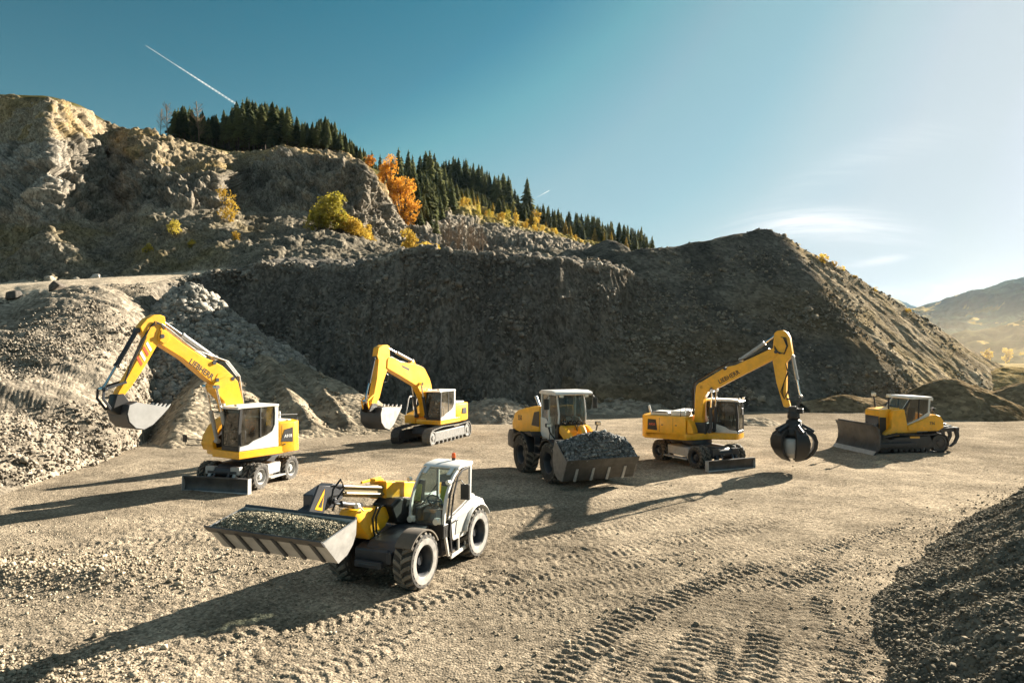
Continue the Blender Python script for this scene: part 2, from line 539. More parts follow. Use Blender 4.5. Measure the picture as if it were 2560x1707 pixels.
# ================================================================== terrain
M_WALL = earthmat("quarry_face_earth", 5.5, 1.8, bump=0.8, dist=0.11, contrast=0.6, streak=(1, 1, 0.5), vor=.35)
M_GROUND = earthmat("packed_gravel", 22.0, 7.0, bump=0.75, dist=0.03, contrast=0.6)
M_PILE = earthmat("pile_earth", 3.2, 1.4, bump=0.7, dist=0.18, contrast=0.5)
M_STONE = earthmat("broken_stone", 9.0, 6.0, bump=0.4, dist=0.03, contrast=0.35)
M_FAR = earthmat("far_forest", 0.05, 0.02, bump=.6, dist=5.0, contrast=0.5)

HZ = 810.0; FP = 1600.0


def uz(u, v, Y): return ((u - 1176) / FP * Y, Y, 5 - (v - HZ) / FP * Y)


def gp(u, v):
    """a spot on the level ground"""
    Y = 8000.0 / (v - HZ)
    return (u - 1176) / FP * Y, Y


TAB = {
 -650: [(1381, 14), (720, 40), (690, 62), (560, 76), (400, 90), (240, 104), (235, 140)],
 -250: [(1231, 19), (700, 46), (662, 72), (535, 86), (350, 102), (222, 114), (218, 145)],
 0: [(1140, 24.2), (690, 50), (650, 78), (525, 90), (335, 106), (222, 116), (220, 145)],
 110: [(1100, 27.6), (668, 50), (645, 76), (522, 86), (335, 97), (224, 108), (222, 140)],
 180: [(1075, 30), (660, 51), (641, 78), (512, 91), (312, 109), (245, 118), (244, 145)],
 250: [(1055, 32.6), (657, 53), (636, 79), (500, 100), (345, 120), (285, 130), (284, 150)],
 330: [(1020, 38), (652, 56), (631, 80), (490, 94), (372, 108), (306, 124), (305, 150)],
 420: [(955, 55), (644, 62), (627, 84), (482, 96), (405, 106), (325, 128), (323, 155)],
 500: [(955, 55), (630, 64), (622, 84), (485, 100), (405, 106), (342, 132), (340, 160)],
 570: [(955, 55), (618, 65), (614, 80), (490, 112), (390, 130), (355, 142), (352, 165)],
 650: [(955, 55), (606, 66), (603, 80), (492, 114), (360, 126), (352, 144), (350, 168)],
 750: [(955, 55), (602, 66), (600, 82), (506, 114), (364, 122), (357, 142), (354, 170)],
 830: [(953, 56), (605, 66), (602, 84), (540, 118), (388, 122), (376, 144), (374, 175)],
 880: [(952, 56), (602, 66), (599, 84), (562, 122), (450, 128), (425, 150), (395, 185)],
 930: [(950, 57), (600, 66), (597, 85), (574, 126), (548, 140), (490, 165), (420, 200)],
 1000: [(950, 57), (600, 66), (597, 85), (584, 120), (478, 180), (460, 205), (420, 240)],
 1100: [(950, 57), (602, 66), (598, 85), (590, 120), (505, 185), (478, 215), (432, 255)],
 1200: [(950, 57), (604, 66), (598, 84), (588, 115), (530, 190), (512, 225), (480, 270)],
 1320: [(949, 58), (607, 67), (600, 84), (590, 110), (562, 195), (550, 235), (535, 280)],
 1420: [(946, 60), (622, 70), (612, 86), (606, 108), (590, 195), (577, 235), (562, 285)],
 1460: [(944, 61), (644, 72), (632, 86), (622, 108), (606, 195), (592, 235), (575, 285)],
 1500: [(940, 62), (672, 73), (655, 88), (640, 108), (622, 195), (607, 235), (590, 285)],
 1560: [(935, 64), (705, 76), (690, 92), (680, 110), (660, 198), (645, 238), (630, 288)],
 1620: [(925, 70), (750, 84), (735, 96), (728, 112), (700, 200), (690, 240), (680, 290)],
 1800: [(905, 84), (850, 90), (845, 100), (840, 120), (830, 200), (820, 240), (815, 290)],
 2000: [(925, 70), (872, 74), (862, 84), (850, 110), (830, 200), (824, 240), (820, 300)],
 2300: [(899, 90), (890, 95), (882, 105), (867, 130), (847, 200), (840, 240), (834, 300)],
 2900: [(899, 90), (890, 95), (882, 105), (867, 130), (847, 200), (840, 240), (834, 300)],
}


def build_terrain():
    uk = np.array(sorted(TAB))
    us = np.linspace(-640, 2880, 1450)
    K = 7
    Yk = np.zeros((K + 1, len(us))); Zk = np.zeros((K + 1, len(us)))
    for k in range(K):
        yk = np.array([TAB[u][k][1] for u in uk]); zk = np.array([5 - (TAB[u][k][0] - HZ) / FP * TAB[u][k][1] for u in uk])
        Yk[k] = np.interp(us, uk, yk); Zk[k] = np.interp(us, uk, zk)
        w = 9 if k in (3, 4) else 15
        ker = np.ones(w) / w
        Yk[k] = np.convolve(np.pad(Yk[k], w // 2, mode='edge'), ker, 'valid')
        Zk[k] = np.convolve(np.pad(Zk[k], w // 2, mode='edge'), ker, 'valid')
    Yk[K] = Yk[K - 1] + 130; Zk[K] = np.where(us < 1900, np.maximum(Zk[K - 1] - 35, -2), -2)
    s = (us - 1176) / FP
    # uneven crest of the face in front
    xc = s * Yk[1]
    Zk[1] += np.where((us > 330) & (us < 1700), 1.3 * fbm(xc * 0.13, 3.1, 0, 4) + 0.45 * np.abs(fbm(xc * 0.8, 8.1, 0, 2)), 0.35 * fbm(xc * .5, 1.7, 0, 3))
    nseg = [118, 26, 84, 110, 54, 34, 10]
    rows_Y, rows_Z, seg = [Yk[0] - 1.2], [np.full(len(us), -0.9)], [-0.2]
    for k, n in enumerate(nseg):
        for i in range(n):
            t = i / n
            rows_Y.append(Yk[k] * (1 - t) + Yk[k + 1] * t)
            rows_Z.append(Zk[k] * (1 - t) + Zk[k + 1] * t)
            seg.append(k + t)
    rows_Y.append(Yk[K]); rows_Z.append(Zk[K]); seg.append(K)
    Y = np.array(rows_Y); Z = np.array(rows_Z); seg = np.array(seg)
    for _ in range(2):      # round the breaks of slope
        Y[1:-1] = (Y[:-2] + 2 * Y[1:-1] + Y[2:]) / 4; Z[1:-1] = (Z[:-2] + 2 * Z[1:-1] + Z[2:]) / 4
    X = s[None, :] * Y
    P = np.stack([X, Y, Z], 2)
    # normals of the smooth shape
    a = np.gradient(P, axis=0); b = np.gradient(P, axis=1)
    Nn = np.cross(b, a); Nn /= np.linalg.norm(Nn, axis=2, keepdims=True) + 1e-9
    Nn[Nn[:, :, 2] < 0] *= -1
    U = np.broadcast_to(us[None, :], X.shape); SG = np.broadcast_to(seg[:, None], X.shape)
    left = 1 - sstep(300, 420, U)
    inrow = lambda a0, a1, f=0.06: sstep(a0 - f, a0 + f, SG) * (1 - sstep(a1 - f, a1 + f, SG))
    face, road, mid, cliff, top = inrow(0, 1, .03), inrow(1, 2), inrow(2, 3), inrow(3, 4), inrow(4, 5)
    valley = sstep(1850, 2050, U)
    # relief
    d = np.zeros_like(X)
    slope_rub = 0.40 * fbm(X * .25, Y * .25, Z * .25, 6, .6) + 0.12 * ridged(X * 1.1, Y * 1.1, Z * .7, 3)
    # gullies that run down the left slope
    gul = ridged((Y - .15 * X) * .42, X * .05, Z * .05, 3) + .35 * ridged((Y - .1 * X) * 1.5, X * .1, Z * .1, 3)
    wallr = 0.70 * ridged(X * .24, Y * .10, Z * .04, 4) + 0.30 * fbm(X * .9, Y * .9, Z * .35, 5, .6) + .7 * fbm(X * .09, Y * .09, Z * .1, 2) + .35 * ridged(X * .9 + .5 * fbm(Z * .3, X * .1, 0, 2), Y * .2, Z * .05, 2)
    wallr = wallr - .25 * np.abs(((Z + 1.2 * fbm(X * .08, Y * .08, 0, 2)) / 3.1) % 1 - .5)
    d += face * (left * (slope_rub * .8 + 0.42 * gul) + (1 - left) * wallr) * sstep(0, .06, SG)
    d += road * (0.10 * fbm(X * .3, Y * .3, 0, 4) + sstep(540, 640, U) * (.5 * ridged(X * .3, Y * .3, 0, 4) + .5 * fbm(X * .9, Y * .9, 1, 3)))
    midr = 1.0 * ridged((X - Y * .25) * .16, Y * .05, Z * .06, 4) + .8 * fbm(X * .12, Y * .12, Z * .12, 4) + .22 * fbm(X * 1.1, Y * 1.1, Z * .7, 3)
    d += mid * midr
    cl = 3.1 * (ridged(X * .085, Y * .05, Z * .035, 5, .6) - .2) + 1.5 * ridged(X * .3 + Z * .06, Y * .2, Z * .11, 4, .6) + .55 * fbm(X * .9, Y * .9, Z * .6, 4, .6)
    # jagged ledges
    cl += 0.8 * np.abs(((Z + 2.2 * fbm(X * .1, Y * .1, 0, 2)) / 4.2) % 1 - .5)
    wx, wy, wz = X + .8 * fbm(X * .3, Y * .3, Z * .3, 2), Y, Z + .9 * fbm(X * .25, Y * .25, Z * .2 + 5, 2)
    rockm = np.maximum(np.maximum(cliff, .55 * top), .35 * mid)
    sel = rockm > .02
    blk = np.zeros_like(X); crack = np.zeros_like(X); rn1 = np.zeros_like(X)
    tx, ty, tz = wx[sel] + .35 * wz[sel], wy[sel], wz[sel] - .3 * wx[sel]
    a1, g1, r1 = cells(tx / 3.2, ty / 3.2, tz / 4.6); a2, g2, r2 = cells(tx / 1.15, ty / 1.15, tz / 1.5); a3, g3, r3 = cells(tx / .5, ty / .5, tz / .6)
    blk[sel] = 1.15 * r1 + .50 * r2 + .20 * r3 - .55 * (1 - sstep(0, .16, g1)) - .22 * (1 - sstep(0, .2, g2))
    rn1[sel] = .5 * r1 + .5 * r2
    d += rockm * blk * .85
    sb = (Z * .62 + X * .10 + 1.1 * fbm(X * .12, Y * .12, Z * .05, 2)) % 1
    d += cliff * (.65 * np.abs(sb - .5) - .25 * (1 - sstep(0, .12, np.minimum(sb, 1 - sb))))
    d += cliff * .75 * cl * (1 - .6 * sstep(960, 1050, U))
    d += top * (1.3 * ridged((X + Y * .2) * .13, Y * .06, Z * .05, 4) + .35 * fbm(X * .8, Y * .8, Z * .6, 3))
    d += inrow(5, 7.2) * .6 * fbm(X * .1, Y * .1, 0, 3)
    d *= 1 - .85 * valley
    P = P + Nn * d[:, :, None]
    # broken blocks along the road edge
    # tint
    shp = X.shape
    n1 = (fbm(X * .07, Y * .07, Z * .07, 4) * .9 + .5).clip(0, 1).ravel()
    n2 = (fbm(X * .35, Y * .35, Z * .3, 4, .6) * 1.1 + .5).clip(0, 1).ravel()
    n3 = (ridged((Y - .15 * X) * .6, X * .08, Z * .08, 3) * .6 + .5).clip(0, 1).ravel()
    mix = lambda c0, c1, t: np.asarray(c0)[None] * (1 - t[:, None]) + np.asarray(c1)[None] * t[:, None]
    col = mix((.20, .17, .13), (.30, .26, .20), n1)
    W = lambda w: w.ravel()[:, None]
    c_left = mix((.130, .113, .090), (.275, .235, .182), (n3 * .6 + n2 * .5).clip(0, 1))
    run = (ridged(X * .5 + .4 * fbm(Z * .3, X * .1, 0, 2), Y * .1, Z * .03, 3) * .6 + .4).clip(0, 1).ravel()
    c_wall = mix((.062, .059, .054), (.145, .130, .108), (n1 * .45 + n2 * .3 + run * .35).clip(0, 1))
    brown = (sstep(1150, 1700, U) * (fbm(X * .09, Z * .12, 2, 3) * .8 + .55).clip(0, 1)).ravel()
    c_wall = c_wall * (1 - brown[:, None] * .6) + np.array((.15, .115, .068))[None] * brown[:, None] * .6
    lf = W(left)
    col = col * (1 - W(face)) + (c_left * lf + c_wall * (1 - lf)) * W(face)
    col = col * (1 - W(road)) + mix((.46, .38, .28), (.54, .45, .34), n2) * W(road)
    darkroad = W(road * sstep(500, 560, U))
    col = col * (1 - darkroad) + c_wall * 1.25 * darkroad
    ochre = (fbm(X * .16, Y * .16, Z * .16, 4, .6) * 1.8 + .25).clip(0, 1).ravel()
    c_mid = mix((.10, .090, .072), (.215, .185, .138), n2)
    c_mid = c_mid * (1 - .55 * (ochre * W(1 - sstep(560, 640, U))[:, 0])[:, None]) + np.array((.21, .16, .07))[None] * .55 * (ochre * W(1 - sstep(560, 640, U))[:, 0])[:, None]
    col = col * (1 - W(mid)) + c_mid * W(mid)
    white = (sstep(0, .6, fbm(X * .05, Y * .05, Z * .05, 3) + .5 - sstep(60, 260, U))).ravel()
    c_cl = mix((.080, .074, .064), (.245, .212, .165), (n2 * .45 + n3 * .3 + .35 * (rn1.ravel() * .5 + .5)).clip(0, 1))
    c_cl = c_cl * (1 - white[:, None] * .7) + np.array((.33, .305, .26))[None] * white[:, None] * .7
    col = col * (1 - W(cliff)) + c_cl * W(cliff)
    c_top = mix((.17, .125, .06), (.28, .21, .115), n2)
    rk = (ochre < .35).astype(float) * .5
    c_top = c_top * (1 - rk[:, None]) + c_cl * rk[:, None]
    col = col * (1 - W(top)) + c_top * W(top)
    forest = W(inrow(5, 7.5) * (1 - sstep(1550, 1800, U)) + top * sstep(940, 980, U) * (1 - sstep(1550, 1800, U)))
    fcol = mix((.05, .05, .022), (.12, .10, .035), n2)
    col = col * (1 - forest) + fcol * forest
    gr = W(inrow(3.92, 5.2, .12) * sstep(960, 1010, U) * (1 - sstep(1480, 1600, U)))
    gcol = mix((.20, .165, .055), (.33, .24, .08), n2)
    col = col * (1 - gr) + gcol * gr
    vcol = mix((.23, .18, .09), (.32, .25, .13), n1)
    col = col * (1 - W(valley)) + vcol * W(valley)
    nr, nc = shp
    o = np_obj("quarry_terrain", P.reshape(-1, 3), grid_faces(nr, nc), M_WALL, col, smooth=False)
    o['kind'] = 'structure'
    return us, P, seg


T_US, T_P, T_SEG = build_terrain()


def terr(u, Y):
    """point of the hillside seen towards u at depth Y"""
    c = int(np.clip(np.searchsorted(T_US, u), 0, len(T_US) - 1))
    y = T_P[:, c, 1]
    i = int(np.clip(np.searchsorted(np.maximum.accumulate(y), Y), 1, len(y) - 1))
    t = (Y - y[i - 1]) / max(1e-6, y[i] - y[i - 1]); t = min(max(t, 0), 1)
    p = T_P[i - 1, c] * (1 - t) + T_P[i, c] * t
    return float(p[0]), float(p[1]), float(p[2])


# ------------------------------------------------------------------ yard floor
TRACKS = [  # wheel tracks pressed into the floor: (points, width, depth, lug spacing)
    ([gp(1180, 1640), gp(1400, 1440), gp(1640, 1330), gp(1980, 1230), gp(2420, 1130)], .55, .055, .24),
    ([gp(1480, 1640), gp(1600, 1470), gp(1800, 1340), gp(2060, 1250), gp(2420, 1165)], .60, .060, .26),
    ([gp(1700, 1640), gp(1745, 1500), gp(1770, 1380), gp(1900, 1270), gp(2200, 1170)], .50, .050, .22),
    ([gp(1960, 1640), gp(1905, 1500), gp(1860, 1400), gp(1880, 1300), gp(2050, 1210)], .55, .055, .24),
    ([gp(150, 1640), gp(500, 1480), gp(900, 1400), gp(1300, 1300), gp(1750, 1180)], .55, .040, .25),
    ([gp(420, 1660), gp(800, 1520), gp(1150, 1400), gp(1500, 1280), gp(1900, 1160)], .55, .030, .25),
    ([gp(-50, 1500), gp(300, 1440), gp(640, 1400)], .5, .035, .22),
    ([gp(-100, 1210), gp(300, 1215), gp(900, 1160), gp(1500, 1075), gp(2000, 1010)], .6, .03, .25),
    ([gp(-100, 1270), gp(400, 1240), gp(1100, 1190), gp(1700, 1110), gp(2300, 1020)], .6, .03, .25),
    ([gp(1200, 1240), gp(1600, 1170), gp(2000, 1100), gp(2450, 1040)], .7, .035, .25),
    ([gp(1250, 1300), gp(1700, 1210), gp(2100, 1130), gp(2450, 1080)], .7, .035, .25),
]


_r = np.random.default_rng(5)
for _k in range(13):        # fainter, overlapping passes over the right half of the yard
    _u = 1150 + 80 * _k + _r.normal(0, 25); _b = _r.uniform(150, 420)
    TRACKS.append(([gp(_u, 1660), gp(_u + _b * .25 + 40, 1500), gp(_u + _b * .8 + 90, 1370), gp(_u + _b * 1.8 + 180, 1260), gp(_u + _b * 2.6 + 330, 1170)], _r.uniform(.42, .6), _r.uniform(.022, .036), _r.uniform(.13, .18)))
for _k in range(7):
    _v = 1085 + 42 * _k
    TRACKS.append(([gp(1150, _v + 80), gp(1500, _v + 35), gp(1900, _v - 10), gp(2420, _v - 60)], _r.uniform(.5, .7), _r.uniform(.02, .03), _r.uniform(.18, .24)))


def smooth_path(pts, n=60):
    p = np.array(pts, float); t = np.linspace(0, len(p) - 1, n)
    q = np.stack([np.interp(t, np.arange(len(p)), p[:, k]) for k in (0, 1)], 1)
    for _ in range(6): q[1:-1] = (q[:-2] + 2 * q[1:-1] + q[2:]) / 4
    return q


def yard_z(X, Y, fine=True):
    z = 0.05 * fbm(X * .25, Y * .25, 0, 3)
    far = 1 - sstep(26, 48, Y) * .5
    z = z + (.26 + .12 * fbm(X * .7, Y * .7, 3, 2)) * np.exp(-((Y - 15.6 - .25 * np.sin(X * .8)) / .75) ** 2) * (1 - sstep(-9.2, -7.0, X))
    if fine:
        # long shallow ruts fanning across the yard
        w = X * .42 + Y * .9 + .5 * fbm(X * .2, Y * .2, 4, 2)
        z = z + .020 * ridged(w * 1.1, (X - Y * .4) * .08, 1.5, 3) * far
        near = 1 - sstep(17, 26, Y)
        z = z + (.020 * fbm(X * 2.1, Y * 2.1, 0, 3, .6) + .020 * fbm(X * 7, Y * 7, 0, 3, .65)) * (.45 + .75 * near) * (.35 + 1.2 * sstep(-.25, .35, fbm(X * .22, Y * .3, 21, 3)))
        for pts, wd, dep, sp in TRACKS:
            q = smooth_path(pts)
            sel = np.where((X > q[:, 0].min() - 1) & (X < q[:, 0].max() + 1) & (Y > q[:, 1].min() - 1) & (Y < q[:, 1].max() + 1))
            x, y = X[sel], Y[sel]
            if not len(x): continue
            best = np.full(len(x), 1e9); ss = np.zeros(len(x)); tt = np.zeros(len(x)); s0 = 0
            for a, b in zip(q[:-1], q[1:]):
                e = b - a; L = np.hypot(*e)
                if L < 1e-6: continue
                e = e / L
                al = np.clip((x - a[0]) * e[0] + (y - a[1]) * e[1], 0, L)
                dx, dy = x - a[0] - al * e[0], y - a[1] - al * e[1]
                dd = dx * dx + dy * dy
                m = dd < best
                best = np.where(m, dd, best); ss = np.where(m, s0 + al, ss); tt = np.where(m, dx * -e[1] + dy * e[0], tt)
                s0 += L
            wd = wd * 1.25
            win = 1 - sstep(wd * .38, wd * .55, np.abs(tt))
            rim = np.exp(-((np.abs(tt) - wd * .62) / .09) ** 2)
            chev = np.sin(2 * np.pi * (ss / (sp * .85) + np.abs(tt) * 1.7))
            patch = sstep(-.2, .3, fbm(ss * .4, q[0, 0] + tt * .8, 7, 3)) * .75 + .25
            z[sel] += dep * .75 * (win * (-.55 + .75 * sstep(-.3, .3, chev)) + .45 * rim) * patch
    return z


def build_yard():
    # rows get farther apart with distance
    ys = [3.0]
    while ys[-1] < 80: ys.append(ys[-1] + max(.03, .022 * (ys[-1] / 10.5) ** 1.75))
    while ys[-1] < 9000: ys.append(ys[-1] * 1.25)
    ys = np.array([-40, -20, -8, 0] + ys)
    cs = np.concatenate([-np.geomspace(1.05, 60, 20)[::-1], np.linspace(-1.0, 1.0, 1300), np.geomspace(1.05, 60, 20)])
    spread = np.maximum(ys, 6.0)
    X = cs[None, :] * spread[:, None]; Y = np.broadcast_to(ys[:, None], X.shape).copy()
    nearm = (Y > 3) & (Y < 78)
    z = np.zeros_like(X)
    z[nearm] = yard_z(X[nearm], Y[nearm])
    z = np.where(Y > 78, -.15 - sstep(78, 110, Y) * 1.0, z)
    n1 = (fbm(X * .12, Y * .12, 0, 4) * 1.1 + .5).clip(0, 1).ravel()
    n2 = (fbm(X * .8, Y * .5, 3, 4, .6) * 1.1 + .5).clip(0, 1).ravel()
    wv = (X * .42 + Y * .9)
    n3 = (ridged(wv * .9, (X - Y * .4) * .06, 2, 3) * .6 + .45).clip(0, 1).ravel()
    mix = lambda c0, c1, t: np.asarray(c0)[None] * (1 - t[:, None]) + np.asarray(c1)[None] * t[:, None]
    lane = (ridged(wv * .33 + .3 * fbm(X * .1, Y * .1, 1, 2), (X - Y * .4) * .03, 6, 2) * .8 + .35).clip(0, 1).ravel()
    damp = sstep(.08, .32, fbm(X * .16 + 3, Y * .22, 31, 4)).ravel()
    col = mix((.132, .110, .082), (.345, .284, .208), (n1 * .40 + n2 * .30 + n3 * .25 + lane * .25).clip(0, 1)) * (1 - .20 * damp[:, None])
    # coarser, greyer spoil towards the front
    spoil = ((1 - sstep(13, 18.5, Y)) * (fbm(X * .35, Y * .35, 9, 3) * .9 + .55).clip(0, 1)).ravel()
    col = col * (1 - .5 * spoil[:, None]) + np.array((.15, .127, .095))[None] * .5 * spoil[:, None]
    P = np.stack([X, Y, z], 2)
    o = np_obj("ground", P.reshape(-1, 3), grid_faces(*X.shape), M_GROUND, col)
    o['kind'] = 'structure'


build_yard()


# ------------------------------------------------------------------ heaps
def smin(a, b, k):
    h = np.clip(.5 + .5 * (b - a) / k, 0, 1)
    return b * (1 - h) + a * h - k * h * (1 - h)


def roughened(fz, rough, freq):
    def g(X, Y):
        z = fz(X, Y)
        return z + (rough * fbm(X * freq, Y * freq, 2.2, 4, .6) + rough * 1.2 * fbm(X * freq * .3, Y * freq * .3, 5, 3)) * sstep(-.2, .6, z)
    return g


def heap(name, x0, x1, y0, y1, res, fz, ftint, mat, label, cat, rough=.12, freq=1.2):
    nx = int((x1 - x0) / res) + 1; ny = int((y1 - y0) / res) + 1
    xs = np.linspace(x0, x1, nx); ys = np.linspace(y0, y1, ny)
    X, Y = np.meshgrid(xs, ys)
    z = np.maximum(roughened(fz, rough, freq)(X, Y), -.6)
    P = np.stack([X, Y, z], 2).reshape(-1, 3)
    F = grid_faces(ny, nx)
    keep = (z.ravel()[F] > -.45).any(1)
    F = F[keep]
    used = np.unique(F); remap = np.full(len(P), -1); remap[used] = np.arange(len(used))
    col = ftint(X, Y, z).reshape(-1, 3)
    o = np_obj(name, P[used], remap[F], mat, col[used])
    tag(o, label, cat)
    return o


def tint2(c0, c1, f=.5, g=.3):
    def fn(X, Y, z):
        t = (fbm(X * f, Y * f, z * f, 4, .6) * 1.2 + .5).clip(0, 1)[..., None]
        return np.asarray(c0) * (1 - t) + np.asarray(c1) * t
    return fn


def big_pile(X, Y):
    front = 20.3 + (.12 / .75) * (X - 31) * -1 + (.65 / .75) * (Y - 85)
    right = 20.3 - (.46 * (X - 31) - .56 * (Y - 85)) / .74
    leftr = 20.1 + .22 * (X - 31) + 0 * Y
    back = 20.2 - (.34 * (X - 31) + .50 * (Y - 85)) / .72
    fan = .22 * ridged((X * .9 + Y * .1) * .4, Y * .03, 1, 3) + sstep(0, 3, (X - 31) + (Y - 85) * .3) * .24 * ridged((X * .5 + Y * .86) * .6, (X * .86 - Y * .5) * .05, 3, 4)
    z = smin(smin(front + fan * .8, right + fan, .5), smin(leftr, back, .9), .8)
    z = z + .5 * fbm(X * .16, Y * .16, 3, 3)
    return z


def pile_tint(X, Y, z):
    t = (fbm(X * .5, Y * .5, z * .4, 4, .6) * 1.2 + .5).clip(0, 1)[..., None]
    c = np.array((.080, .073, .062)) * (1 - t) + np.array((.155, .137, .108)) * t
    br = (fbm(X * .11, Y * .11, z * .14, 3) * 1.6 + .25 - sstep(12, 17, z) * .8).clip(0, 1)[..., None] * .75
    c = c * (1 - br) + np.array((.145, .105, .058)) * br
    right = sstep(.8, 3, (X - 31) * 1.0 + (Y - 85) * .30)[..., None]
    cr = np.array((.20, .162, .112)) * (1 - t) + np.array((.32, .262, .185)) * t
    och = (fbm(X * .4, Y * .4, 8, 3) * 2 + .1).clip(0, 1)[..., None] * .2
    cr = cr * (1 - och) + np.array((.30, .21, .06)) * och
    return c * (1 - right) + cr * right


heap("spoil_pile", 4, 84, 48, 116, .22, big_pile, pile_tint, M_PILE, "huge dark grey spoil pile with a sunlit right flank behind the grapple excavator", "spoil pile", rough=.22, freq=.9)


def cone(cx, cy, h, k, sx=1.0, sy=1.0, flat=0.0):
    def f(X, Y):
        r = np.sqrt(((X - cx) / sx) ** 2 + ((Y - cy) / sy) ** 2 + .5)
        r = r * (1 + .10 * fbm((X - cx) * .3, (Y - cy) * .3, cx, 2))
        return smin(h - k * r, np.full_like(X, h - flat), .25) + .14 * ridged((X + Y * .3) * .35, Y * .2, cx, 3)
    return f


heap("spoil_pile", -8, 24, 66, 96, .2, lambda X, Y: np.maximum(np.maximum(cone(11.4, 82, 18.6, .66, 1.0, 1.0, .5)(X, Y), cone(7.2, 81, 17.3, .66, 1.1, 1.0, .5)(X, Y)), cone(3.2, 80, 15.9, .66, 1.1, 1.0, .4)(X, Y)) - 1.3 * np.maximum(0, X - 13.5) - 1.5 * np.maximum(0, 74 - Y),
     tint2((.075, .068, .058), (.14, .125, .10), .6), M_PILE, "dark rounded spoil mound sitting on the crest behind the tall dark face", "spoil pile", rough=.3, freq=1.0)
heap("rubble_pile", -42, -9, 37, 66, .16, cone(-25.6, 56.0, 10.7, .80, 1.0, 1.0), tint2((.16, .15, .13), (.29, .27, .23), .4), M_PILE,
     "tall heap of coarse broken rock below the road, behind the bucket excavator", "rubble pile", rough=.35, freq=1.0)


def ramp(X, Y):
    s = (X + 11.3) * -.59 + (Y - 40.5) * .81       # up the ramp
    t = (X + 11.3) * .81 + (Y - 40.5) * .59        # across
    z = smin(s * .36, np.full_like(X, 4.7), .5)
    w = np.abs(t + .3 * fbm(s * .3, 4.4, 0, 2))
    z = smin(z, 4.8 - (w - 2.9) * .9, .4)
    z = smin(z, 4.8 - (s - 14) * .6, .5)
    rut = (.34 * np.sin(t * 2.3 + .6 * np.sin(s * .35)) + .22 * fbm(t * .9, s * .10, 3, 3) + .05 * np.sin(s * 5) * sstep(.2, .6, fbm(t, s * .2, 6, 2) + .3)) * sstep(.2, 1, z) * (1 - sstep(2.8, 3.4, np.abs(t)))
    return z + rut - .1


heap("earth_ramp", -30, -5, 32, 60, .13, ramp, tint2((.20, .17, .125), (.33, .275, .20), .5), M_PILE,
     "low earth ramp with wheel ruts between the two bucket excavators", "earth ramp", rough=.16, freq=1.4)
heap("gravel_mound", -6, 4.6, 46, 58, .12, cone(-1.2, 52.5, 2.0, .55, 1.25, 1.0, .3), tint2((.22, .19, .15), (.36, .31, .24), .7), M_PILE,
     "small grey gravel mound behind the tracked excavator", "gravel mound", rough=.16, freq=1.6)
heap("gravel_mound", 4.5, 13.5, 53, 63, .14, cone(8.2, 60.5, 2.2, .5, 1.6, 1.0, .5), tint2((.20, .175, .14), (.32, .275, .21), .7), M_PILE,
     "low gravel mound at the foot of the dark face behind the wheel loader", "gravel mound", rough=.2, freq=1.6)
heap("gravel_mound", 14, 20.5, 44, 52, .12, cone(17.0, 49, .75, .42, 1.2, 1.0, .1), tint2((.26, .22, .165), (.38, .32, .24), .7), M_PILE,
     "tiny gravel mound just behind the cab of the grapple excavator", "gravel mound", rough=.10, freq=2.0)
heap("sand_pile", 25, 50, 47, 72, .14, lambda X, Y: np.maximum(cone(35.2, 56.2, 3.4, .64, 1.2, 1.0, .25)(X, Y), cone(29.0, 60.5, 1.7, .6, 2.4, 1.0, .3)(X, Y)),
     tint2((.17, .125, .072), (.23, .172, .105), .4), M_PILE, "brown earth pile right behind the bulldozer", "earth pile", rough=.14, freq=1.0)
heap("sand_pile", 37, 66, 49, 78, .16, lambda X, Y: np.maximum(np.maximum(cone(45.0, 60.5, 2.9, .6, 1.6, 1.0, .35)(X, Y), cone(41, 62, 2.5, .6, 1.2, 1.0, .2)(X, Y)), cone(56, 62, 2.8, .55, 2.0, 1.0, .5)(X, Y)),
     tint2((.17, .125, .072), (.24, .18, .11), .4), M_PILE, "long brown earth pile reaching the right edge, beyond the bulldozer's ripper", "earth pile", rough=.16, freq=1.0)
heap("sand_pile", 40, 88, 68, 98, .25, lambda X, Y: np.maximum(cone(60, 84, 3.7, .42, 1.5, 1.2, .1)(X, Y), cone(72, 85, 3.0, .42, 1.5, 1.0, .1)(X, Y)),
     tint2((.22, .165, .08), (.30, .23, .12), .3), M_PILE, "grassy low mound at the foot of the big spoil pile's sunlit flank", "earth pile", rough=.15, freq=.7)


# heap of dark gravel at the near right
FOOT = np.array([(30.0, 30.0), (18.4, 25.0), (12.6, 20.0), (9.1, 16.3), (7.25, 14.2), (6.35, 12.2), (5.6, 10.4), (4.6, 7.5), (4.0, 5.0)])


def near_pile(X, Y):
    d = np.full(X.shape, 1e9); sg = np.zeros(X.shape)
    for a, b in zip(FOOT[:-1], FOOT[1:]):
        e = b - a; L = np.hypot(*e); e = e / L
        al = np.clip((X - a[0]) * e[0] + (Y - a[1]) * e[1], 0, L)
        dx, dy = X - a[0] - al * e[0], Y - a[1] - al * e[1]
        dd = np.hypot(dx, dy); m = dd < d
        d = np.where(m, dd, d); sg = np.where(m, np.sign(dx * -e[1] + dy * e[0]), sg)
    d = d * sg + .25 * fbm(X * .6, Y * .6, 1, 3)
    lump = .35 * fbm(X * .45, Y * .45, 2, 2) + .12 * fbm(X * 1.5, Y * 1.5, 6, 3)
    z = smin(d * .62, 1.55 + .35 * d * .2, .7)
    return z + lump * sstep(0, 1.2, d) - .03


heap("gravel_pile", 3.5, 27, 5, 30, .055, near_pile, tint2((.10, .09, .072), (.17, .15, .115), 1.2), M_STONE,
     "dark grey gravel pile at the near right corner of the yard", "gravel pile", rough=.07, freq=2.6)


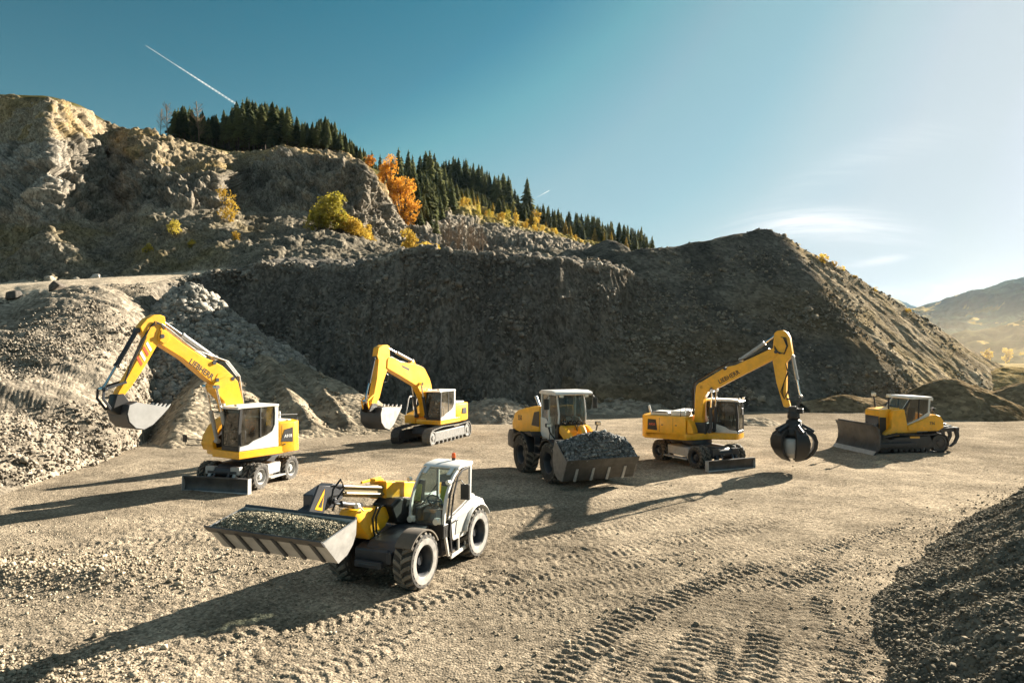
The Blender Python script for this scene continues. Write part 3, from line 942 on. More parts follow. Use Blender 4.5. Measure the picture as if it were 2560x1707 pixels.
# ------------------------------------------------------------------ loose stone
def scatter(name, pos, size, tint, label, flat=.65, seed=5, mat=None):
    v, f = stones(pos, size, flat, seed)
    t = np.repeat(tint, 8, axis=0)
    o = np_obj(name, v, f, mat or M_STONE, t, smooth=False)
    tag(o, label, None, None, 'stuff')
    return o


def tints(n, c0, c1, seed):
    r = np.random.default_rng(seed)
    t = r.beta(1.6, 1.6, (n, 1))
    return np.asarray(c0) * (1 - t) + np.asarray(c1) * t


def near_scatter():
    r = rng
    # on the dark gravel pile
    n = 150000
    X = r.uniform(4, 24, n); Y = 6 + 22 * r.random(n) ** 1.3
    z = roughened(near_pile, .07, 2.6)(X, Y)
    k = z > .02
    X, Y, z = X[k], Y[k], z[k]
    s = np.exp(r.normal(np.log(.034), .42, len(X))).clip(.014, .11)
    scatter("gravel", np.stack([X, Y, z + s * .2], 1), s, tints(len(X), (.085, .078, .064), (.27, .235, .18), 1), "loose dark stones covering the near gravel pile", seed=2)
    # pebbles in the yard, thick in patches
    n = 150000
    Y = 8 + 30 * r.random(n) ** 1.7; X = (r.random(n) * 2 - 1) * Y * .86
    den = fbm(X * .3, Y * .4, 12, 3) * 1.3 + .28
    leftpatch = np.exp(-(((X + 11.5) / 5.5) ** 2 + ((Y - 15.8) / 1.7) ** 2)) * 1.3
    corner = np.exp(-(((X + 8.2) / 2.2) ** 2 + ((Y - 10.6) / 1.0) ** 2)) * 1.1
    foot = np.exp(-((near_pile(X, Y) + .15) / .35) ** 2) * .5
    band = (1 - sstep(19.5, 22, Y)) * .8 + .12
    k = r.random(n) < ((den.clip(0, 1) * .26) * band + leftpatch + corner + foot)
    X, Y = X[k], Y[k]
    z = yard_z(X, Y)
    s = np.exp(r.normal(np.log(.020), .5, len(X))).clip(.008, .085)
    s *= 1 + .8 * np.exp(-(((X + 11.5) / 5.5) ** 2 + ((Y - 15.8) / 1.7) ** 2)) + .8 * np.exp(-(((X + 8.2) / 2.2) ** 2 + ((Y - 10.6) / 1.0) ** 2))
    scatter("gravel", np.stack([X, Y, z + s * .22], 1), s, tints(len(X), (.17, .14, .10), (.46, .39, .29), 4), "loose pale pebbles strewn over the yard floor", seed=6)


near_scatter()


def slope_scatter():
    r = rng
    Pf = T_P; nr, nc, _ = Pf.shape
    i1 = int(np.searchsorted(T_SEG, 1.0))
    c1 = int(np.searchsorted(T_US, 345))
    n = 52000
    i = r.integers(2, i1, n); c = r.integers(0, c1, n)
    p = Pf[i, c]
    den = fbm(p[:, 0] * .18, p[:, 1] * .18, p[:, 2] * .18, 3) + .25 + .5 * (1 - sstep(0, .45, i / i1))
    k = r.random(n) < den
    p = p[k] + r.normal(0, .15, (k.sum(), 3)) * np.array([1, 1, 0])
    s = np.exp(r.normal(np.log(.085), .42, len(p))).clip(.03, .36)
    scatter("rubble", p + np.array([0, 0, .03]), s, tints(len(p), (.12, .105, .085), (.31, .27, .215), 8), "broken stones lying on the sunlit slope at the left", seed=9)
    # dark face: scattered pale blocks
    n = 26000
    i = r.integers(1, i1 + 3, n); c = r.integers(np.searchsorted(T_US, 380), np.searchsorted(T_US, 1560), n)
    p = Pf[i, c]
    den = fbm(p[:, 0] * .2, p[:, 1] * .2, p[:, 2] * .25, 3) * 1.2 + .08 + .55 * (i > i1 - 10) + .2 * (i < 16)
    k = r.random(n) < den * .55
    p = p[k]
    s = np.exp(r.normal(np.log(.17), .5, len(p))).clip(.06, .8)
    scatter("rubble", p + np.array([0, -.03, 0]), s, tints(len(p), (.07, .067, .06), (.25, .23, .195), 10), "grey stones stuck in the tall dark quarry face", seed=12)
    # the rock heap under the road: big blocks
    n = 19000
    X = r.uniform(-38, -12, n); Y = r.uniform(41, 60, n)
    z = roughened(cone(-25.6, 56.0, 10.7, .80, 1.0, 1.0), .35, 1.0)(X, Y)
    k = z > .1
    X, Y, z = X[k], Y[k], z[k]
    s = np.exp(r.normal(np.log(.27), .45, len(X))).clip(.10, .85)
    scatter("rubble", np.stack([X, Y, z + .05], 1), s, tints(len(X), (.15, .145, .13), (.38, .35, .30), 14), "large broken blocks covering the rock heap below the road", seed=15)
    # stones on the big pile and small mounds
    n = 42000
    X = r.uniform(8, 54, n); Y = r.uniform(56, 92, n)
    z = roughened(big_pile, .22, .9)(X, Y)
    clump = fbm(X * .16, Y * .16, z * .2, 3) * 1.5 + .12
    k = (z > .3) & (r.random(n) < clump * (1 - .5 * sstep(13, 18, z)) * (1 - .75 * sstep(0, 2.5, (X - 31) + (Y - 85) * .30)))
    X, Y, z = X[k], Y[k], z[k]
    s = np.exp(r.normal(np.log(.15), .5, len(X))).clip(.05, .7)
    scatter("rubble", np.stack([X, Y, z + .05], 1), s, tints(len(X), (.10, .09, .07), (.30, .26, .20), 16), "grey and brown stones on the huge spoil pile", seed=17)
    # ramp and mounds
    n = 7000
    X = r.uniform(-26, 14, n); Y = r.uniform(39, 62, n)
    z = np.maximum(np.maximum(ramp(X, Y), cone(-1.2, 52.5, 2.0, .55, 1.25, 1.0, .3)(X, Y)), cone(8.2, 60.5, 2.2, .5, 1.6, 1.0, .5)(X, Y))
    k = (z > .1) & (r.random(n) < .3)
    X, Y, z = X[k], Y[k], z[k]
    s = np.exp(r.normal(np.log(.11), .45, len(X))).clip(.05, .5)
    scatter("rubble", np.stack([X, Y, z + .02], 1), s, tints(len(X), (.20, .17, .13), (.42, .36, .27), 18), "stones on the ramp and mounds in front of the dark face", seed=19)


slope_scatter()


# single boulders that can be told apart beside the upper road
def boulder(u, Y, size, label, seed, tint=(.36, .32, .26)):
    x, y, z = terr(u, Y)
    v, f = stones(np.array([[x, y, z + size * .28]]), np.array([size]), .75, seed)
    me = np_mesh("boulder", v, f, M_STONE, np.tile(np.array(tint), (8, 1)), smooth=False)
    bm = bmesh.new(); bm.from_mesh(me)
    bmesh.ops.bevel(bm, geom=bm.edges[:], offset=size * .16, segments=2, profile=.6, affect='EDGES')
    bm.to_mesh(me); bm.free()
    o = bpy.data.objects.new("boulder", me); COL.objects.link(o)
    tag(o, label, "boulder", "boulders beside the upper road")


boulder(222, 78.5, .95, "pale round boulder at the back edge of the upper road, biggest of the three", 31, (.48, .44, .38))
boulder(113, 76.0, .8, "upright tan boulder at the back edge of the upper road, leftmost", 32)
boulder(172, 77.2, .6, "small grey boulder on the upper road between a tan and a pale one", 33)
boulder(32, 50.1, .9, "dark boulder on the front lip of the upper road near the left edge", 34, (.10, .09, .08))
boulder(128, 50.2, .9, "dark block on the front lip of the upper road beside the shadow", 35, (.12, .105, .09))


# ------------------------------------------------------------------ distant hills
def far_ridge(name, sil, Ybase, Ycrest, tint, label_kind='structure', trees=6.0, seed=1):
    su = np.array([p[0] for p in sil]); sv = np.array([p[1] for p in sil])
    us = np.linspace(su[0], su[-1], 620)
    vc = np.interp(us, su, sv)
    zc = 5 - (vc - HZ) / FP * Ycrest
    s = (us - 1176) / FP
    t = np.concatenate([np.linspace(0, 1, 110), np.linspace(1.02, 1.7, 18)])
    Y = Ybase + (Ycrest - Ybase) * t[:, None] + 0 * us[None, :]
    prof = np.where(t < 1, t ** 1.15, 1 - (t - 1) * .9)
    Z = -2 + (zc[None, :] + 2) * prof[:, None]
    X = s[None, :] * Y
    f = 1 / (Ycrest * .08)
    Z = Z + sstep(.02, .3, t)[:, None] * (Ycrest * .016 * fbm(X * f, Y * f, seed, 4) + trees * .55 * fbm(X * .045, Y * .045, seed, 3, .7)) * (1 - .6 * np.exp(-((t[:, None] - 1) / .1) ** 2))
    n = fbm(X * f * 2.2, Y * f * 1.4, seed + 3, 4)
    clear = sstep(.42, .46, n) * sstep(.1, .3, t)[:, None]
    tt = (fbm(X * f * 8, Y * f * 8, 5, 3) * 1.1 + .5).clip(0, 1)[..., None]
    c = np.asarray(tint[0]) * (1 - tt) + np.asarray(tint[1]) * tt
    c = c * (1 - clear[..., None]) + np.array((.36, .26, .10)) * clear[..., None]
    o = np_obj(name, np.stack([X, Y, Z], 2).reshape(-1, 3), grid_faces(*X.shape), M_FAR, c.reshape(-1, 3))
    o['kind'] = 'structure'
    return o


far_ridge("hills", [(1500, 740), (1900, 735), (2050, 718), (2090, 706), (2160, 690), (2250, 668), (2352, 636), (2500, 590), (2800, 560), (3300, 590)], 700, 1900,
          ((.014, .030, .022), (.035, .058, .034)), seed=4, trees=14)
far_ridge("hills", [(1600, 760), (1900, 700), (2000, 672), (2040, 680), (2090, 700), (2140, 720), (2300, 740), (2600, 720), (3000, 700)], 2600, 4200,
          ((.018, .034, .030), (.035, .055, .045)), seed=9, trees=20)
far_ridge("hills", [(2050, 812), (2150, 795), (2230, 770), (2300, 748), (2352, 735), (2500, 700), (2900, 700)], 330, 700,
          ((.03, .036, .02), (.08, .072, .035)), seed=13, trees=12)
# ================================================================== trees
M_SPRUCE = leafmat("spruce_needles", (.034, .050, .024), (.15, .155, .06), trans=.35, scale=.25)
M_SPRUCE2 = leafmat("spruce_needles_pale", (.05, .065, .028), (.19, .18, .06), trans=.35, scale=.25)
M_BARK = pmat("bark", (.085, .06, .042), .95, var=.3, scale=3)
M_ORANGE = leafmat("orange_leaves", (.34, .12, .012), (.68, .36, .05), trans=.4, scale=.5)
M_YELLOW = leafmat("yellow_leaves", (.36, .22, .03), (.62, .45, .08), trans=.4, scale=.6)
M_YGREEN = leafmat("yellow_green_leaves", (.27, .23, .03), (.52, .42, .08), trans=.4, scale=.6)
M_TWIG = pmat("twigs", (.22, .15, .09), .95, var=.3, scale=3)


def spruce_mesh(seed, bare=.12, slim=.17, mat=M_SPRUCE, lev=30):
    r = np.random.default_rng(seed)
    V, F = [], []
    z = bare
    for i in range(lev):
        t = i / (lev - 1)
        z = bare + (1 - bare) * t ** .92
        rad = slim * ((1 - t) ** .74) * r.uniform(.78, 1.12) + .008
        if t < .12: rad *= .65 + 3 * t
        nb = int(6 + 6 * (1 - t))
        a0 = r.uniform(0, 6.28)
        for b in range(nb):
            a = a0 + 6.283 * b / nb + r.normal(0, .18)
            L = rad * r.uniform(.6, 1.25)
            zz = z + r.normal(0, .008)
            w = L * r.uniform(.22, .36) + .006
            ca, sa = math.cos(a), math.sin(a)
            droop = L * r.uniform(.25, .6)
            pts = [(0.0, 0.0, 0.012), (.5, w, -droop * .35 - .012), (.5, -w, -droop * .35 - .012), (1.0, w * .35, -droop), (1.0, -w * .35, -droop), (.55, 0, -droop * .25 + .012)]
            o = len(V)
            for p in pts:
                V.append((ca * p[0] * L - sa * p[1], sa * p[0] * L + ca * p[1], zz + p[2]))
            F += [(o, o + 1, o + 5, o + 5), (o, o + 5, o + 2, o + 2), (o + 5, o + 1, o + 3, o + 3), (o + 5, o + 4, o + 2, o + 2), (o + 5, o + 3, o + 4, o + 4)]
    V.append((0, 0, 1.03)); n = len(V) - 1
    me = bpy.data.meshes.new("crown")
    me.from_pydata(V, [], [tuple(dict.fromkeys(f)) for f in F])
    me.materials.append(mat)
    mb = MB(); mb.cyl((0, 0, -.05), (0, 0, .55), .013, 7, .009); mb.cyl((0, 0, .55), (0, 0, 1.0), .009, 6, .002)
    tm = bpy.data.meshes.new("trunk"); tm.from_pydata(mb.v, [], mb.f); tm.materials.append(M_BARK)
    return me, tm


M_LARCH = leafmat('larch_needles', (.26, .17, .03), (.50, .36, .07), trans=.4, scale=.4)
SPR = {
    'gold': [spruce_mesh(80 + i, bare=.10, slim=.17 + .02 * i, mat=M_LARCH) for i in range(3)],
    'tall': [spruce_mesh(20 + i, bare=.30 + .04 * (i % 3), slim=.15 + .014 * (i % 4)) for i in range(5)],
    'full': [spruce_mesh(40 + i, bare=.06, slim=.185 + .022 * (i % 4)) for i in range(5)],
    'pale': [spruce_mesh(60 + i, bare=.05, slim=.19 + .025 * (i % 3), mat=M_SPRUCE2) for i in range(4)],
}


def tree_copy(name, meshes, loc, H, label, cat, group, rz, wide=1.0):
    t = thing(name, label, cat, loc, rz, group)
    t.scale = (H * wide, H * wide, H)
    for nm, me in zip(("crown", "trunk"), meshes):
        o = bpy.data.objects.new(nm, me); COL.objects.link(o); o.parent = t
    return t


def row(kind, tops, n, y0, y1, label, group, seed, jit=.12, minh=4.0, wide=(.9, 1.2), exact=True):
    r = np.random.default_rng(seed)
    tu = [p[0] for p in tops]; tv = [p[1] for p in tops]
    us = np.linspace(tu[0], tu[-1], n) + r.normal(0, (tu[-1] - tu[0]) / n * .35, n)
    for u in us:
        Y = r.uniform(y0(u), y1(u))
        x, y, z = terr(u, Y)
        vt = np.interp(u, tu, tv)
        H = (5 + (HZ - vt) / FP * Y - z) * (1.04 - abs(r.normal(0, jit * 1.9)))
        H = max(H, minh * r.uniform(.8, 1.1))
        H = min(H, 24)
        tree_copy("spruce_tree", SPR[kind][r.integers(0, len(SPR[kind]))], (x, y, z - .2), H, label, "spruce", group, r.uniform(0, 6.28), r.uniform(*wide))


crest = [(398, 248), (430, 243), (460, 250), (480, 268), (515, 252), (545, 236), (570, 224), (600, 232), (635, 238), (665, 248), (690, 282), (715, 272), (742, 263), (770, 283), (800, 312), (835, 345)]
LB = "tall dark spruce in the stand on top of the cliff"
row('tall', crest, 46, lambda u: 150 + (u - 600) * .02, lambda u: 156 + (u - 600) * .02, LB, "spruces on top of the cliff", 1, .16)
row('tall', crest, 40, lambda u: 158, lambda u: 164, LB, "spruces on top of the cliff", 2, .06)
row('full', crest, 34, lambda u: 165, lambda u: 172, LB, "spruces on top of the cliff", 3, .05)
LB = "green spruce on the wooded slope behind the orange tree"
row('full', [(845, 350), (880, 345), (920, 340), (950, 348), (985, 345), (1005, 360), (1020, 380)], 24, lambda u: 196, lambda u: 232, LB, "spruces on the wooded slope", 4, .10)
row('full', [(850, 365), (890, 372), (930, 385), (960, 385), (1000, 392), (1035, 410)], 28, lambda u: 172, lambda u: 192, LB, "spruces on the wooded slope", 5, .12)
row('full', [(940, 430), (965, 405), (990, 412), (1012, 440)], 12, lambda u: 150, lambda u: 172, LB, "spruces on the wooded slope", 6, .12)
row('full', [(952, 492), (975, 470), (1000, 488)], 7, lambda u: 138, lambda u: 148, LB, "spruces on the wooded slope", 66, .15)
LB = "young pale green spruce on the grassy slope below the ridge"
row('pale', [(1005, 408), (1040, 415), (1085, 428), (1130, 448), (1185, 462), (1230, 470)], 26, lambda u: 208, lambda u: 228, LB, "young spruces below the ridge", 7, .25, 4.0)
LB = "dark spruce on the middle ridge against the sky"
row('full', [(1015, 362), (1032, 354), (1055, 362), (1080, 366), (1105, 380), (1128, 398), (1150, 392), (1172, 402), (1185, 440)], 34, lambda u: 240, lambda u: 258, LB, "spruces on the middle ridge", 8, .08)
row('gold', [(1010, 440), (1045, 440), (1085, 452), (1140, 466), (1200, 478), (1235, 484)], 16, lambda u: 204, lambda u: 222, "golden larch mixed into the young spruces below the ridge", "golden larches below the ridge", 17, .25, 3.5)
row('gold', [(1235, 486), (1280, 500), (1330, 512), (1400, 526), (1460, 538)], 9, lambda u: 232, lambda u: 246, "golden larch in front of the last hazy spruces", "golden larches before the far stand", 18, .25, 3.5)
x, y, z = terr(1209, 250)
tree_copy("spruce_tree", SPR['full'][1], (x, y, z - .2), 5 + (HZ - 408) / FP * 250 - z, "lone tall spruce sticking up above the others on the ridge", "spruce", None, 1.0, 1.15)
LB = "hazy spruce in the last stand on the ridge above the spoil pile"
far = [(1225, 468), (1255, 466), (1290, 482), (1330, 490), (1365, 494), (1400, 506), (1430, 512), (1455, 520), (1478, 522), (1492, 540)]
row('full', far, 40, lambda u: 262, lambda u: 276, LB, "hazy spruces on the far ridge", 9, .10)
row('pale', far, 36, lambda u: 240, lambda u: 258, LB, "hazy spruces on the far ridge", 10, .14)


def leafy(name, blobs, nleaf, size, mat, seed, limbs=True, trunk_r=.16):
    """trunk with limbs reaching into lobes of small leaves; blobs: (x,y,z,rx,rz)"""
    r = np.random.default_rng(seed)
    B = np.array(blobs, float)
    w = B[:, 3] ** 2 * B[:, 4]; w /= w.sum()
    k = r.choice(len(B), nleaf, p=w)
    d = r.normal(0, 1, (nleaf, 3)); d /= np.linalg.norm(d, axis=1, keepdims=True)
    rad = r.random(nleaf) ** .42
    p = B[k, :3] + d * rad[:, None] * np.stack([B[k, 3], B[k, 3], B[k, 4]], 1)
    p += .25 * size * 3 * np.stack([vnoise(p[:, 0], p[:, 1], p[:, 2] + i * 9) for i in range(3)], 1)
    gap = fbm(p[:, 0] * 1.3 / max(B[:, 3].max(), 1) * 2, p[:, 1] * 2.6 / max(B[:, 3].max(), 1), p[:, 2] * 2.6 / max(B[:, 3].max(), 1), 2)
    p = p[gap > -.03]; n = len(p)
    a = r.normal(0, 1, (n, 3)); a /= np.linalg.norm(a, axis=1, keepdims=True)
    b = np.cross(a, r.normal(0, 1, (n, 3))); b /= np.linalg.norm(b, axis=1, keepdims=True) + 1e-9
    s = size * r.uniform(.6, 1.35, (n, 1))
    V = np.stack([p - a * s, p - b * s * .55, p + a * s, p + b * s * .55], 1).reshape(-1, 3)
    crown = np_mesh("crown", V, np.arange(n * 4).reshape(n, 4), mat, smooth=False)
    mb = MB()
    base = Vector((0, 0, -.3))
    top = Vector((B[:, 0].mean() * .4, B[:, 1].mean() * .4, (B[:, 2].mean()) * .75))
    if limbs:
        mb.tube([base, base.lerp(top, .5) + Vector((.05, .03, 0)), top], trunk_r, 7)
    for q in B:
        e = Vector(q[:3])
        st = base.lerp(top, .45) if limbs else Vector((q[0] * .15, q[1] * .15, -.2))
        m = st.lerp(e, .5) + Vector((0, 0, -.1 * e.z))
        mb.tube([st, m, e], trunk_r * .45, 6)
    tm = bpy.data.meshes.new("trunk"); tm.from_pydata([tuple(v) for v in mb.v], [], mb.f); tm.materials.append(M_BARK)
    return crown, tm


def plant(name, meshes, loc, label, cat, group=None, rz=0.0, sc=1.0):
    t = thing(name, label, cat, loc, rz, group); t.scale = (sc, sc, sc)
    for nm, me in zip(("crown", "trunk"), meshes):
        o = bpy.data.objects.new(nm, me); COL.objects.link(o); o.parent = t
    return t


def lobes(n, R_, H0, H1, rr, seed, squash=1.0):
    r = np.random.default_rng(seed); out = []
    for i in range(n):
        t = (i + .5) / n; a = r.uniform(0, 6.28); q = R_ * math.sqrt(r.random()) * (1 - .45 * abs(2 * t - 1))
        out.append((q * math.cos(a), q * math.sin(a), H0 + (H1 - H0) * t, rr * r.uniform(.7, 1.25), rr * r.uniform(.7, 1.15) * squash))
    return out


# the glowing beech at the end of the cliff, and its small neighbours
x, y, z = terr(921, 140)
plant("beech_tree", leafy("b", lobes(17, 2.9, 1.6, 9.8, 1.75, 3), 9500, .21, M_ORANGE, 3, trunk_r=.25), (x, y, z - .3), "big orange beech standing at the end of the cliff", "autumn tree")
x, y, z = terr(893, 141)
plant("beech_tree", leafy("b", lobes(12, 2.1, 2.6, 8.2, 1.5, 5), 5200, .20, M_ORANGE, 5, trunk_r=.2), (x, y, z + .3), "darker orange beech touching the cliff edge beside the big one", "autumn tree")
x, y, z = terr(846, 149)
plant("beech_tree", leafy("b", lobes(6, 1.2, .8, 3.0, .9, 7), 1600, .17, M_ORANGE, 7, trunk_r=.1), (x, y, z), "small orange bush on the cliff brow under the spruces", "autumn bush")
for k, (u, Y, s, lab) in enumerate([(757, 104, 1.5, "big yellow green willow bush on the ledge below the dark cliff"), (730, 103, 1.0, "round green bush touching the left of the big willow bush")]):
    x, y, z = terr(u, Y)
    plant("willow_bush", leafy("w", lobes(11, 1.7, .9, 3.3, 1.05, 21 + k), 4600, .15, M_YGREEN, 22 + k, limbs=False, trunk_r=.07), (x, y, z - .2), lab, "bush", None, k, s)
for k, (u, Y, s, lab) in enumerate([(800, 106, .62, "low golden bush right below the willow bush"), (826, 109, .58, "small golden bush on the slope beneath the cliff"), (848, 112, .45, "lowest golden bush trailing down toward the pale track"),
                                     (782, 105, .60, "yellow bush squeezed between the willow and the golden bushes")]):
    x, y, z = terr(u, Y)
    plant("golden_bush", leafy("w", lobes(8, 1.9, .5, 1.9, .9, 31 + k), 2600, .15, M_YELLOW, 33 + k, limbs=False, trunk_r=.05), (x, y, z - .2), lab, "bush", "golden bushes under the cliff", k, s * 1.75)
x, y, z = terr(938, 98)
plant("birch_tree", leafy("w", lobes(10, 1.3, .6, 3.6, .8, 41), 3600, .14, M_YELLOW, 42, limbs=False, trunk_r=.06), (x, y, z - .3), "bright yellow birch bush just behind the crest of the dark face", "bush")
x, y, z = terr(975, 99)
plant("golden_bush", leafy("w", lobes(7, 1.6, .4, 1.4, .75, 44), 2000, .14, M_YELLOW, 44, limbs=False, trunk_r=.05), (x, y, z - .2), "low yellow bush beside the yellow birch bush on the crest", "bush")
for k, (u, Y, s, lab, mt) in enumerate([(517, 97, 1.15, "ochre larch shrub on the buttress above the upper road", M_YELLOW), (403, 90, .8, "yellowish scrub on the slope left of the larch shrub", M_YGREEN), (540, 92, .6, "ochre scrub at the foot of the larch shrub", M_YELLOW),
                                         (440, 89, .5, "low olive scrub just above the upper road", M_YGREEN), (335, 86, .55, "dull scrub in the shaded slope above the upper road", M_YGREEN)]):
    x, y, z = terr(u, Y)
    plant("larch_shrub", leafy("w", lobes(9, 1.1, .5, 4.2 if k == 0 else 2.2, .75, 51 + k), 2000, .12, mt, 52 + k, limbs=False, trunk_r=.05), (x, y, z - .3), lab, "shrub", None, k, s)
rr = np.random.default_rng(77)
sap = [leafy("s", lobes(6, .8, .7, 3.2, .72, 90 + i), 900, .16, M_YELLOW if i != 1 else M_YGREEN, 91 + i, trunk_r=.05) for i in range(3)]
for i in range(30):
    t = i / 29
    u = 1058 + 275 * t + rr.normal(0, 5)
    Y = 196 + rr.uniform(-9, 12) + 4 * t
    x, y, z = terr(u, Y)
    plant("yellow_sapling", sap[rr.integers(0, 3)], (x, y, z - .2), "yellow sapling in the strip of young autumn trees on the far slope", "sapling", "yellow saplings on the far slope", rr.uniform(0, 6), rr.uniform(.5, 1.15) * (1.2 - .5 * t))
x, y, z = terr(1230, 222)
plant("yellow_sapling", sap[0], (x, y, z), "single yellow tree at the edge of the dark far stand", "sapling", None, 1, 1.5)


def bare_mesh(seed, H, n=40):
    r = np.random.default_rng(seed); mb = MB()
    stems = [(Vector((0, 0, -.2)), Vector((r.normal(0, .06), r.normal(0, .06), 1)) * H, H * .010)]
    mb.tube([stems[0][0], stems[0][0].lerp(stems[0][1], .5), stems[0][1]], H * .011, 5)
    for i in range(n):
        t = r.uniform(.2, .95); a = r.uniform(0, 6.28)
        p = stems[0][0].lerp(stems[0][1], t); L = H * r.uniform(.12, .34) * (1.15 - t * .7)
        d = Vector((math.cos(a) * .8, math.sin(a) * .8, r.uniform(.5, 1.1))).normalized()
        e = p + d * L
        mb.tube([p, p.lerp(e, .5) + Vector((0, 0, -.03 * L)), e], H * .0035, 4)
        for j in range(3):
            q = p.lerp(e, r.uniform(.3, .95)); d2 = (d + Vector((r.normal(0, .5), r.normal(0, .5), r.normal(.2, .3)))).normalized()
            mb.tube([q, q + d2 * L * .3, q + d2 * L * .5], H * .002, 3)
    me = bpy.data.meshes.new("branches"); me.from_pydata([tuple(v) for v in mb.v], [], mb.f); me.materials.append(M_TWIG)
    return me


for k, (u, Y, H, lab) in enumerate([(368, 142, 5.2, "bare leafless tree left of the cliff top spruces"), (385, 146, 7.0, "bare leafless tree touching the first cliff top spruce"), (457, 147, 8.6, "thin leafless birch in front of the cliff top spruces")]):
    x, y, z = terr(u, Y)
    o = bpy.data.objects.new("bare_tree", bare_mesh(k + 3, H)); COL.objects.link(o); o.location = (x, y, z)
    tag(o, lab, "tree", "leafless trees on the cliff top")
bms = [bare_mesh(20 + k, 5.0, 60) for k in range(3)]
for k, u in enumerate((1018, 1032, 1046, 1060, 1074, 1086, 1098, 1108, 1026, 1052, 1080)):
    x, y, z = terr(u, 112 + (k * 7) % 11)
    o = bpy.data.objects.new("bare_shrub", bms[k % 3]); COL.objects.link(o); o.location = (x, y, z); o.rotation_euler.z = k
    o.scale = (.9 + .1 * (k % 3),) * 3
    tag(o, "bare brownish shrub in the thicket behind the dark crest", "shrub", "bare shrubs behind the dark crest")
# ochre tufts on the sunlit side of the big pile
tuft = leafy("t", lobes(5, .8, .15, .7, .45, 70), 420, .12, M_YELLOW, 71, limbs=False, trunk_r=.02)
for k in range(9):
    x = 34.0 + k * 1.6 + rr.normal(0, .9); yy = 85.2 - .02 * k + rr.normal(0, .6)
    z = float(big_pile(np.array([[x]]), np.array([[yy]]))[0, 0])
    plant("grass_tuft", tuft, (x, yy, z), "ochre tuft growing along the crest of the spoil pile's sunlit flank", "tuft", "ochre tufts on the spoil pile", k, rr.uniform(.3, .75) if k != 2 else 1.2)
# glowing autumn trees in the valley at the right
vt = [leafy("v", lobes(9, 1.9, 1.6, 5.6, 1.3, 80 + i), 1500, .30, M_YELLOW if i else M_ORANGE, 81 + i, trunk_r=.12) for i in range(3)]
for k in range(7):
    u = 2268 + (k * 37) % 330 + rr.normal(0, 6); Y = 300 + (k * 53) % 150
    x = (u - 1176) / FP * Y
    plant("autumn_tree", vt[1 + k % 2], (x, Y, -1.0), "golden tree in the hazy valley beyond the earth piles", "autumn tree", "golden trees in the hazy valley", k, rr.uniform(.9, 1.7))


# ------------------------------------------------------------------ vapour trails
def vapour():
    m = bpy.data.materials.new("vapour"); m.use_nodes = True
    nt = m.node_tree; N, L = nt.nodes, nt.links
    for k in list(N): N.remove(k)
    out = N.new("ShaderNodeOutputMaterial"); d = N.new("ShaderNodeBsdfDiffuse"); d.inputs[0].default_value = (.9, .9, .9, 1)
    tl = N.new("ShaderNodeBsdfTranslucent"); tl.inputs[0].default_value = (.9, .9, .9, 1)
    ad = N.new("ShaderNodeMixShader"); ad.inputs[0].default_value = .5
    L.new(d.outputs[0], ad.inputs[1]); L.new(tl.outputs[0], ad.inputs[2])
    tr = N.new("ShaderNodeBsdfTransparent"); geo = N.new("ShaderNodeNewGeometry")
    nz = N.new("ShaderNodeTexNoise"); nz.inputs['Scale'].default_value = .003; nz.inputs['Detail'].default_value = 3
    L.new(geo.outputs['Position'], nz.inputs['Vector'])
    mr = N.new("ShaderNodeMapRange"); mr.inputs[1].default_value = .35; mr.inputs[2].default_value = .65; mr.inputs[3].default_value = .10; mr.inputs[4].default_value = .22
    L.new(nz.outputs[0], mr.inputs[0])
    mx = N.new("ShaderNodeMixShader"); L.new(mr.outputs[0], mx.inputs[0]); L.new(tr.outputs[0], mx.inputs[1]); L.new(ad.outputs[0], mx.inputs[2])
    L.new(mx.outputs[0], out.inputs[0])
    return m


M_VAP = vapour()


def contrail(p0, p1, r0, r1, label):
    mb = MB(); n = 24; pts = [Vector(p0).lerp(Vector(p1), i / n) for i in range(n + 1)]
    for i in range(n):
        ra = r0 + (r1 - r0) * i / n; rb = r0 + (r1 - r0) * (i + 1) / n
        mb.cyl(pts[i], pts[i + 1], max(ra, .5), 8, max(rb, .5))
    o = part("contrail", mb, M_VAP); tag(o, label, "vapour trail")


contrail((-4730, 9000, 3970), (-4406, 11085, 3970), 3, 17, "long thin white vapour trail high in the blue sky above the spruces")
contrail((320, 9000, 2010), (500, 9400, 2190), 2, 5, "short faint vapour trail just above the far ridge")
# ================================================================== machines
YEL = pmat("yellow_paint", (.93, .445, .006), .36, dust=.16, var=.10, scale=3.0, coat=.2, mud=.32)
WHT = pmat("light_grey_paint", (.72, .71, .68), .42, dust=.22, var=.08, scale=3.0, coat=.12, mud=.45)
GRY = pmat("mid_grey_paint", (.40, .40, .39), .5, dust=.25, var=.12, scale=4.0)
ANT = pmat("anthracite_paint", (.028, .032, .040), .40, dust=.12, dustcol=(.20, .18, .15), var=.15, scale=4.0)
BLK = pmat("black_plastic", (.013, .013, .014), .5, dust=.05, var=.1)
BLD = pmat("blade_steel", (.075, .078, .085), .42, metal=.35, dust=.25, var=.25, scale=2.2, bump=.15)
STL = pmat("bucket_steel", (.42, .415, .405), .5, metal=.3, dust=.06, dustcol=(.38, .33, .26), var=.12, scale=2.0, bump=.05)
SCR = pmat("polished_steel", (.55, .54, .52), .38, metal=.6, dust=.2, var=.15, scale=4.0)
PIPE = pmat("brown_pipe", (.26, .20, .10), .4, metal=.2, dust=.2, var=.1)
CHR = pmat("chrome_rod", (.7, .7, .7), .18, metal=1.0, var=.02)
RUB = pmat("rubber", (.020, .020, .020), .8, dust=.35, dustcol=(.22, .185, .14), var=.2, scale=5.0, lo=.42)
